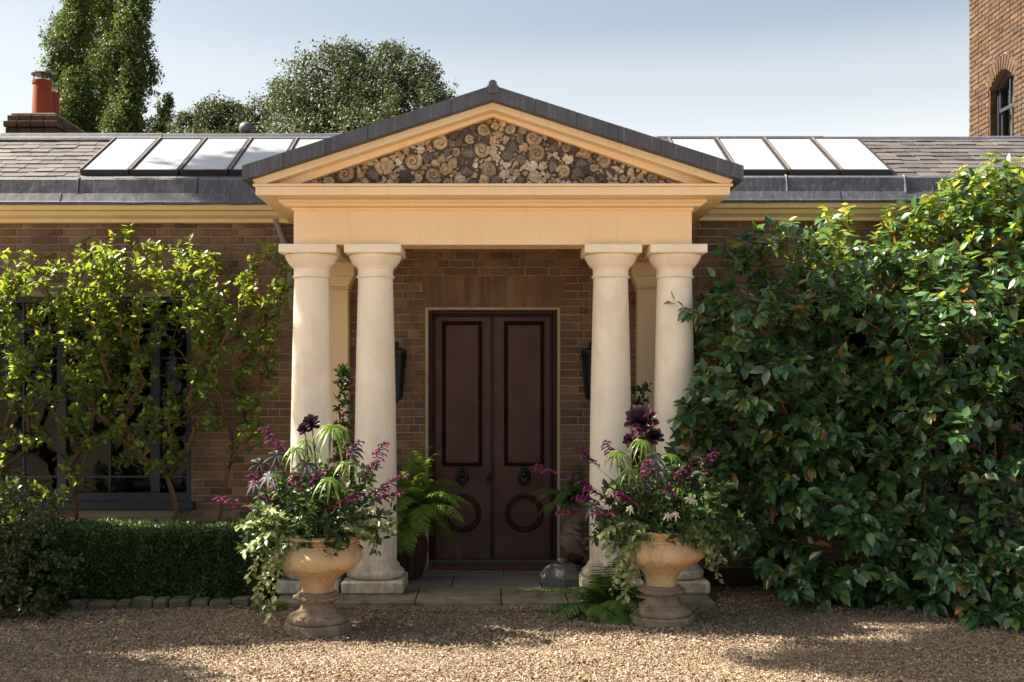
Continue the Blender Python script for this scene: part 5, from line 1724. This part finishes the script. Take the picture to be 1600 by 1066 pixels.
# ------------------------------------------------------------------ stone urns and what grows in them
def weather(b, amp, sc):
    b.v = [tuple(Vector(p) + amp * mnoise.noise_vector(Vector(p) * sc)) for p in b.v]
def urn(label, x, y, seed):
    t = thing('stone_urn', label, 'urn', (x, y, 0), 'weathered stone urns in front of the portico')
    rz = 0.3 if seed == 1 else -0.1
    b = MB(); b.lathe([(0.001, 0.245), (0.055, 0.243), (0.072, 0.235)], x, y, 8); o = b.build('plinth', M['urnfoot'], t)
    b = MB(); b.lathe([(0.0725, 0.205), (0.078, 0.217), (0.095, 0.222), (0.112, 0.217), (0.120, 0.206), (0.126, 0.185), (0.135, 0.172), (0.142, 0.170), (0.150, 0.150), (0.165, 0.130), (0.19, 0.116), (0.212, 0.112), (0.219, 0.12), (0.222, 0.143), (0.232, 0.156), (0.250, 0.160), (0.262, 0.153), (0.266, 0.14), (0.274, 0.142), (0.282, 0.135), (0.288, 0.12)], x, y, 40)
    weather(b, 0.005, 9.0); weather(b, 0.003, 22.0)
    b.build('foot', M['urnfoot'], t, smooth=True, auto=45)
    b = MB(); b.lathe([(0.2885, 0.116), (0.32, 0.115), (0.35, 0.122), (0.38, 0.140), (0.405, 0.168), (0.43, 0.205), (0.455, 0.248), (0.475, 0.280), (0.50, 0.304), (0.53, 0.317), (0.555, 0.318), (0.585, 0.309), (0.61, 0.294), (0.628, 0.281), (0.632, 0.287), (0.640, 0.287), (0.644, 0.277), (0.668, 0.274), (0.676, 0.283), (0.684, 0.300), (0.698, 0.304), (0.706, 0.296), (0.708, 0.27), (0.68, 0.25), (0.655, 0.245)], x, y, 56)
    weather(b, 0.006, 5.0); weather(b, 0.003, 17.0)
    b.build('bowl', M['urn'], t, smooth=True, auto=50)
    for k in range(30):
        a = 2 * math.pi * k / 30
        b = MB(); b.blob((x + 0.277 * math.cos(a), y + 0.277 * math.sin(a), 0.657), 0.016, 0.016, 0.011, sub=1, jit=0.05); b.build('bead', M['urn'], t, smooth=True)
    b = MB(); b.lathe([(0.654, 0.01), (0.66, 0.246)], x, y, 20, cap=False); b.build('soil', M['soil'], t)
    for k in range(16):
        a = 2 * math.pi * k / 16
        b = MB(); b.blob((x + 0.158 * math.cos(a), y + 0.158 * math.sin(a), 0.25), 0.027, 0.02, 0.014, sub=1, jit=0.05); b.build('carved_leaf', M['urnfoot'], t, smooth=True)
    return t
UX, UY = W(497, 900, -1.30).x, -1.30
VX, VY = W(1034, 900, -1.04).x, -1.04
urn('weathered ochre stone urn left of the door, standing on the gravel', UX, UY, 1)
urn('weathered ochre stone urn right of the door, beside the camellia', VX, VY, 2)

def palmate(t, c, axis, n, L, droop, wmat, rg, arc=(0, 2 * math.pi), name='leaf', wid=1.0):
    """one hand-shaped leaf: narrow leaflets radiating from a point and drooping"""
    ax = Vector(axis).normalized()
    u = ax.cross(Vector((0.2, 1, 0.1))).normalized(); v = ax.cross(u)
    vs, fs, rn = [], [], []
    prof = [(0, .012), (.2, .05), (.45, .082), (.75, .06), (1, 0.004)]
    for k in range(n):
        a = arc[0] + (arc[1] - arc[0]) * (k + rg.uniform(-.15, .15)) / n
        dr = (u * math.cos(a) + v * math.sin(a))
        l = L * rg.uniform(0.8, 1.1)
        side = ax.cross(dr)
        base_ = len(vs)
        val = rg.uniform(0.2, 1)
        for (x, w) in prof:
            p = Vector(c) + dr * l * x * (1 - 0.25 * droop * x) + ax * 0.10 * l * math.sin(x * 2) + Vector((0, 0, -1)) * l * droop * x * x
            ww = w * wid * l
            vs += [p + side * ww + ax * ww * .5, p, p - side * ww + ax * ww * .5]
            rn += [val] * 3
        for i in range(len(prof) - 1):
            q = base_ + i * 3
            fs += [(q, q + 1, q + 4, q + 3), (q + 1, q + 2, q + 5, q + 4)]
    b = MB(); b.v = [tuple(p) for p in vs]; b.f = fs; b.r = rn
    return b.build(name, wmat, t, smooth=True)
def stemline(t, p0, p1, r, mat, bow=0.1, name='stem'):
    p0, p1 = Vector(p0), Vector(p1)
    d = (p1 - p0).length
    o = Vector((random.uniform(-1, 1), random.uniform(-1, 1), 0)) * bow * d
    pts = [p0.lerp(p1, i / 7) + o * math.sin(math.pi * i / 7) for i in range(8)]
    b = MB(); b.tube(pts, [r * (1 - 0.5 * i / 7) for i in range(8)], 5)
    b.build(name, mat, t, smooth=True)
    return pts

def urn_plants(x, y, side, seed):
    rg = np.random.default_rng(seed)
    w = 'left' if side < 0 else 'right'
    top = (x, y, 0.655)
    def at(px, py, dy=0.0): return W(px, py, y + dy)
    # bushy salvia foliage
    t = thing('salvia', 'bushy green plant with magenta flower spikes filling the %s urn' % w, 'flowering plant', top, 'magenta salvias in the urns')
    A, dd = dome(430, (x, y, 0.70), 0.52, 0.38, 0.54, seed, 0.60, 0.6)
    if side > 0: A[:, 0] += 0.02
    X, par, tips = skeleton([(x - .05, y, 0.65), (x + .06, y - .03, 0.65)], A, gap=0.08, bias=0.15, seed=seed)
    branches(t, X, par, M['lf_bush'], 0.0016, 0.33, 0.008, name='twigs', main=2)
    P, D, N, S = tip_leaves(X, par, tips, 10, 0.062, (0, -0.35, 0.2), 0.8, 0.2, 0.7, 0.16, seed)
    leaves(t, T_OVATE, P, D, N, S, M['lf_bush'], RNG.uniform(0, 1, len(P)) ** 1.2, parts=200)
    sp = [(413, 668, 0.2), (392, 742, -.1), (405, 775, -.1), (425, 752, -.25), (340, 778, -.05), (372, 790, 0), (455, 742, -.3), (500, 735, -.3), (560, 690, -.1), (600, 692, 0.05), (632, 742, .0), (622, 770, -.05), (606, 760, -.1), (590, 720, .0), (540, 780, -.3), (470, 720, -.2), (436, 690, 0.1), (560, 770, -.25)] if side < 0 else \
         [(905, 700, .15), (838, 727, .0), (893, 745, .1), (902, 775, .0), (945, 690, .05), (915, 760, -.2), (1115, 708, 0), (1085, 715, -.1), (1065, 735, -.2), (1045, 760, -.3), (1100, 735, 0.1), (1010, 720, -.3), (870, 800, .05), (965, 770, -.3), (930, 800, -.3)]
    calv = []
    for (px, py, dy) in sp:
        e = at(px, py, dy)
        s0 = Vector((x + (e.x - x) * 0.25, y + (e.y - y) * 0.3, 0.80 + 0.1 * rg.uniform()))
        pts = stemline(t, s0, e, 0.0028, M['calyx'], 0.08, 'flower_stem')
        fl = MB(); cl = MB()
        Ls = 0.13 + 0.05 * rg.uniform()
        dirn = (pts[-1] - pts[-3]).normalized()
        m = 7
        for q in range(m):
            c = pts[-1] - dirn * Ls * q / m
            for k in range(4):
                a = k * 1.6 + q * 0.8
                o = Vector((math.cos(a), math.sin(a) * 0.8, 0.4 * math.sin(a * 1.7))) * (0.011 + 0.010 * q / m)
                oo = c + o * 1.5
                cl.tube([c, oo], [0.002, 0.0055], 4, rg.uniform())
                if q == 0 and k == 0: fl.tube([oo, oo + o, oo + o * 1.6], [0.003, 0.006, 0.003], 4, rg.uniform())
                if rg.uniform() < 0.62:
                    pe = oo + o.normalized() * (0.016 + 0.012 * rg.uniform()) + Vector((0, 0, -0.004))
                    fl.tube([oo, pe, pe + Vector((0, 0, -0.012)) + o * 0.3], [0.004, 0.0075, 0.004], 4, rg.uniform())
        cl.build('calyx_spike', M['calyx'], t, kind=None)
        if fl.v: fl.build('flower_spike', M['petal'], t)
    # trailing variegated plant
    t = thing('trailing_plant', 'pale variegated leaves trailing over the rim of the %s urn' % w, 'trailing plant', top, 'variegated trailers in the urns')
    ends = [(400, 880), (410, 905), (420, 925), (428, 935), (395, 850), (415, 840), (440, 835), (425, 800), (405, 815), (560, 828), (575, 838), (590, 815), (600, 825), (425, 880), (385, 820), (570, 800), (412, 895)] if side < 0 else \
           [(985, 900), (970, 880), (1000, 880), (960, 850), (975, 860), (985, 850), (950, 830), (1100, 865), (1115, 880), (1120, 860), (1100, 845), (1112, 840), (1085, 830), (980, 905), (1125, 830), (940, 815), (1095, 845), (965, 895)]
    Pl, Dl = [], []
    tm = MB()
    for i, (px, py) in enumerate(ends):
        dy = -0.32 + 0.20 * rg.uniform() - (0.08 if 440 < px < 560 or 1000 < px < 1090 else 0)
        e = at(px, py, dy)
        rim = Vector((x + (e.x - x) * 0.62, y + (e.y - y) * 0.85, 0.76))
        s0 = Vector((x + (e.x - x) * 0.3, y + (e.y - y) * 0.4, 0.70))
        pts = []
        for q in range(12):
            u_ = q / 11
            pts.append((1 - u_) ** 2 * s0 + 2 * u_ * (1 - u_) * (rim + Vector((0, -0.03, 0.08))) * 1.0 + u_ * u_ * e)
        tm.tube(pts, 0.002, 4)
        for q in range(46):
            u_ = 0.15 + 0.85 * q / 37
            f = u_ * 11; a = min(int(f), 10)
            p = pts[a].lerp(pts[a + 1], f - a)
            an = q * 2.4
            Pl.append(p); Dl.append(Vector((math.cos(an), math.sin(an) - 0.3, -0.25 + 0.3 * math.sin(an))) + (pts[a + 1] - pts[a]).normalized() * 0.5)
    tm.build('stems', M['lf_trail'], t, kind='stuff')
    P = np.array(Pl); D = np.array(Dl); N = np.array([0, -0.6, 0.7]) + rg.normal(0, 0.35, P.shape)
    leaves(t, T_ROUND, P, D, N, 0.056 * rg.uniform(0.6, 1.25, len(P)), M['lf_trail'], rg.uniform(0, 1, len(P)), parts=180)
    # palm-leaf begonia
    t = thing('palm_leaf_plant', 'plant with bright green hand shaped drooping leaves at the top of the %s urn' % w, 'foliage plant', top, 'hand leaved plants in the urns')
    lv = [(520, 668, -.15, .21, 14), (463, 702, -.2, .15, 11), (545, 722, -.25, .15, 10), (478, 690, 0.05, .14, 10), (515, 750, -.35, .16, 10)] if side < 0 else \
         [(1003, 690, -.1, .15, 12), (965, 708, -.15, .16, 11), (1048, 712, 0.1, .15, 11), (985, 735, -.3, .13, 9), (1060, 760, -.2, .12, 9)]
    for (px, py, dy, L, n) in lv:
        c = at(px, py, dy)
        palmate(t, c, (rg.uniform(-.25, .25), -0.45, 1), n, L, 0.85, M['lf_begonia'], rg, wid=0.85)
        stemline(t, (x + (c.x - x) * .2, y, 0.68), c, 0.006, M['twig'], 0.04)
    # dark silver leaves
    t = thing('silver_leaved_plant', 'plant with jagged dark purple and silver leaves in the %s urn' % w, 'foliage plant', top, 'silver leaved plants in the urns')
    lv = [(405, 725, -.15, .11), (432, 712, -.2, .12), (420, 745, -.25, .11), (478, 725, -.25, .11), (398, 755, 0, .09), (550, 705, 0, .11)] if side < 0 else \
         [(1030, 735, -.25, .11), (1022, 715, -.2, .11), (925, 790, -.15, .10), (935, 800, -.2, .10), (1010, 755, -.25, .10)]
    for (px, py, dy, L) in lv:
        c = at(px, py, dy)
        palmate(t, c, (rg.uniform(-.5, .5), -0.8, 0.7), 8, L, 0.5, M['lf_silver'], rg, wid=1.5)
        stemline(t, (x + (c.x - x) * .25, y, 0.70), c, 0.004, M['calyx'], 0.05)
    # dark aeonium rosettes
    t = thing('dark_aeonium', 'near black succulent rosette on a stalk above the %s urn' % w, 'succulent', top, 'dark succulent rosettes in the urns')
    rs = [(487, 664, 0.05, .085), (476, 672, .0, .06), (535, 720, .1, .075), (520, 745, 0.0, .06)] if side < 0 else [(1003, 660, .05, .155), (1022, 685, .0, .09), (985, 690, .1, .07)]
    for (px, py, dy, L) in rs:
        c = at(px, py, dy)
        ax = Vector((rg.uniform(-.3, .3), -0.9, 0.6)).normalized()
        u = ax.cross(Vector((0.1, 1, 0.3))).normalized(); v = ax.cross(u)
        P, D, N, S = [], [], [], []
        for k in range(46):
            a = k * 2.39996; f = k / 45
            el = 1.25 - 1.15 * f
            d = (u * math.cos(a) + v * math.sin(a)) * math.cos(el) + ax * math.sin(el)
            P.append(c + ax * 0.02 * (1 - f)); D.append(d); N.append(ax + (u * math.cos(a) + v * math.sin(a)) * -0.4); S.append(L * (0.35 + 0.65 * f))
        V = leaf_verts(T_SPOON, np.array(P), np.array(D), np.array(N), np.array(S)) - np.array(top)
        nv = len(T_SPOON[0])
        F = (T_SPOON[1][None] + (np.arange(len(P)) * nv)[:, None, None]).reshape(-1, 3)
        link('rosette', np_mesh('rosette', V.reshape(-1, 3), [F], M['lf_aeonium'], np.repeat(np.linspace(1, 0, 46) ** 2, nv), smooth=True), t)
        stemline(t, (x + (c.x - x) * .3, y + 0.05, 0.68), c, 0.011, M['bark'], 0.03)
    if side > 0:
        t = thing('white_flowers', 'cream starry flowers among the leaves of the right urn', 'flower', top)
        for (px, py, dy) in [(1093, 746, -.1), (1100, 770, -.12), (1074, 777, -.2), (1080, 781, -.2), (1040, 803, -.32), (1052, 801, -.32), (1082, 797, -.2), (951, 765, -.3), (982, 792, -.35)]:
            c = at(px, py, dy)
            palmate(t, c + Vector((0, -0.08, 0)), (rg.uniform(-.5, .5), -1, 0.4), 6, 0.045, 0.5, M['white'], rg, name='flower', wid=1.9)
            stemline(t, (x + (c.x - x) * .6, y + (c.y - y) * .6, c.z - 0.1), c, 0.002, M['lf_bush'], 0.05)
urn_plants(UX, UY, -1, 81)
urn_plants(VX, VY, 1, 82)

# ------------------------------------------------------------------ trees beyond the roof
def big_tree(name, label, root, blobs, nleaf, lsize, mat, seed, trunk_r, group=None, limbs=60, fast=False, parts=0):
    """blobs: ellipsoid clumps (centre, radii) that carry the leaves; limbs run from the trunk into each clump"""
    t = thing(name, label, 'tree', root, group)
    rg = np.random.default_rng(seed)
    A = []
    for (c, r) in blobs:
        for q in range(max(2, limbs // len(blobs))):
            d = nrm(rg.normal(0, 1, 3)); A.append(np.array(c) + d * np.array(r) * rg.uniform(0.1, 0.8))
    X, par, tips = skeleton([root], np.array(A), gap=0.5, bias=0.3 if not fast else 0.1, jit=0.06, lift=0.08, seed=seed)
    branches(t, X, par, M['barkdark'], 0.02, 0.45, trunk_r, main=1, name='limbs')
    vol = np.array([r[0] * r[1] + r[0] * r[2] for c, r in blobs]); vol = vol / vol.sum()
    P, N = [], []
    for (c, r), f in zip(blobs, vol):
        m = int(nleaf * f * 1.5)
        d = nrm(rg.normal(0, 1, (m, 3)))
        rad = 1 - 0.6 * rg.uniform(0, 1, m) ** 1.4
        q = d * rad[:, None] * np.array(r)
        k = 1 + 0.38 * nz(d, 2.4, seed + c[0]) + 0.42 * nz(d, 6.0, seed + c[2])
        q = q * k[:, None] + np.array(c)
        v = nz(q, 1.1 / max(0.4, min(r)) * 1.5, seed) + 0.6 * nz(q, 3.2 / max(0.4, min(r)), seed + 7)
        ok = v > -0.10
        P.append(q[ok]); N.append(d[ok])
    P = np.concatenate(P); N = np.concatenate(N)
    D = nrm(N * 0.4 + rg.normal(0, 0.8, P.shape) + np.array([0, 0, -0.1])); Nn = nrm(N * 0.6 + np.array([0, 0, 0.5]) + rg.normal(0, 0.5, P.shape))
    leaves(t, T_DIAM, P, D, Nn, lsize * rg.uniform(0.6, 1.3, len(P)), mat)
    return t
def E(px, py, Y, rpx, rpy, ry=None):
    c = W(px, py, Y); u = (Y - CAMY) / FPX
    return (tuple(c), (rpx * u, (ry if ry else rpx) * u, rpy * u))
Y = 18.0
bl = [E(560, 195, Y, 125, 70), E(505, 132, Y - .6, 68, 55), E(608, 122, Y - .2, 58, 48), E(545, 92, Y + .3, 46, 26), E(470, 190, Y - 1, 62, 62), E(545, 180, Y - 1.4, 65, 50), E(640, 170, Y - 1.0, 68, 62), E(688, 165, Y, 25, 25), E(440, 155, Y, 28, 30), E(655, 120, Y, 40, 34), E(590, 230, Y - 1, 150, 60), E(610, 85, Y + .3, 30, 18)]
big_tree('evergreen_oak', 'broad round topped evergreen oak behind the pediment', (W(570, 200, Y).x, Y, 0), bl, 90000, 0.078, M['lf_oak'], 91, 0.28)
Y = 21.0
bl = [E(345, 190, Y, 45, 32), E(300, 205, Y, 32, 25), E(385, 200, Y - .5, 28, 28), E(330, 175, Y, 25, 17), E(365, 172, Y, 20, 15), E(330, 230, Y, 75, 30), E(402, 182, Y, 30, 30), E(290, 190, Y, 18, 18)]
big_tree('evergreen_oak', 'lower pale green rounded tree between the poplar and the big oak', (W(345, 200, Y).x, Y, 0), bl, 26000, 0.08, M['lf_oak'], 92, 0.2)
def poplar(label, px, Y, top, bot, half, seed, n, lean=0.0):
    bl = []
    rg = np.random.default_rng(seed)
    for i in range(9):
        t = i / 8
        py = bot + (top - bot) * t
        hw = half * (0.95 - 0.25 * t)
        for q in range(2):
            bl.append(E(px + lean * t + rg.uniform(-.45, .45) * half, py + rg.uniform(-10, 10), Y + rg.uniform(-.5, .5), hw * rg.uniform(0.5, 0.75), abs(top - bot) / 8 * rg.uniform(.8, 1.2)))
    return big_tree('poplar_tree', label, (W(px, 200, Y).x, Y, 0), bl, int(n * 2.6), 0.09, M['lf_poplar'], seed, 0.22, 'poplars behind the left roof', 70, True)
poplar('leftmost tall poplar, behind the orange chimney pots', 112, 24, -90, 235, 56, 101, 16000)
poplar('tall dark poplar in the middle of the three poplars', 160, 26, -150, 235, 60, 102, 15000)
poplar('sunlit poplar on the right of the poplar group', 206, 23, -20, 235, 47, 103, 14000)
Y = 25
big_tree('conifer_tree', 'small dark tree at the right foot of the poplars', (W(256, 200, Y).x, Y, 0), [E(258, 170, Y, 14, 26), E(252, 195, Y, 20, 25), E(262, 155, Y, 9, 12), E(250, 225, Y, 26, 25)], 3500, 0.09, M['lf_poplar'], 104, 0.12)

# trees outside the frame at the left: they throw the dappled shade on the drive
def shade_tree(label, x, y, blobs, n, seed, ls=0.16):
    big_tree('lime_tree', label, (x, y, 0), blobs, n, ls, M['lf_poplar'], seed, 0.2, None, 50)
shade_tree('tall narrow tree beyond the left edge, shading the porch step', -9.3, 0.5,
           [((-9.2, 0.42, z), (0.8, 0.50, 0.85)) for z in (4.4, 5.3, 6.3, 7.2)] + [((-9.2, 0.68, z), (0.8, 0.36, 0.7)) for z in (8.2, 9.0, 9.7)] + [((-9.2, 1.4, 10.9), (0.8, 0.5, 0.8)), ((-9.2, 2.0, 10.7), (0.8, 0.6, 0.75)), ((-9.2, 2.7, 11.0), (0.8, 0.5, 0.7)), ((-9.2, 0.6, 10.2), (0.7, 0.4, 0.5)), ((-9.2, -0.35, 11.55), (0.8, 0.5, 0.5)), ((-9.2, -1.0, 12.4), (0.8, 0.7, 0.6)), ((-9.2, -0.1, 12.5), (0.8, 0.6, 0.7)), ((-9.2, 0.5, 12.9), (0.8, 0.5, 0.6)), ((-9.2, 0.2, 13.5), (0.8, 0.7, 0.8)), ((-9.2, -0.8, 13.6), (0.8, 0.7, 0.7))], 32000, 111)
shade_tree('spreading tree beyond the left edge, shading the left of the drive', -9.6, -1.9,
           [((-9.2, -0.55, 5.6), (0.9, 0.75, 0.8)), ((-9.2, -1.5, 6.1), (0.9, 0.7, 0.7)), ((-9.2, -0.35, 6.9), (0.8, 0.35, 0.5)), ((-9.2, -1.9, 5.0), (1.0, 0.8, 0.6)), ((-9.3, -2.4, 6.8), (0.9, 0.5, 0.5))], 9000, 112)

# ------------------------------------------------------------------ fallen leaves on the gravel
M['lf_dead'] = m_leaf('fallen_leaf', [(0.0, (0.12, 0.055, 0.025)), (0.6, (0.22, 0.10, 0.035)), (1.0, (0.30, 0.20, 0.05))], 0.7, 0.1, (0.3, 0.2, 0.05), 0.15)
DL = [np_mesh('fallen_leaf', T_OVATE[0] * np.array([1, 1, 1.6]) + np.array([-0.5, 0, 0]), [T_OVATE[1]], M['lf_dead'], np.zeros(len(T_OVATE[0])), smooth=True)]
for (px, py, s_, rz, lab) in [(1246, 1008, .062, .6, 'largest dry brown leaf on the shaded gravel in front of the camellia'), (1395, 1022, .045, 2.2, 'dry leaf on the gravel towards the lower right corner'),
                              (1150, 968, .05, 4.0, 'dry leaf on the gravel between the right urn and the camellia'), (690, 1012, .042, 1.1, 'dry leaf on the sunlit gravel straight in front of the door'),
                              (300, 1018, .05, 5.2, 'dry leaf on the gravel in front of the hedge'), (585, 985, .036, 3.1, 'small dry leaf on the gravel just right of the left urn')]:
    D_ = CAMZ * FPX / (py - VPY)
    o = link('fallen_leaf', DL[0])
    o.location = ((px - VPX) * D_ / FPX, D_ + CAMY, 0.024)
    o.scale = (s_, s_, s_); o.rotation_euler = (0.2 * math.sin(px), 0.2 * math.cos(px), rz)
    tag(o, lab, 'leaf', 'fallen leaves on the gravel')
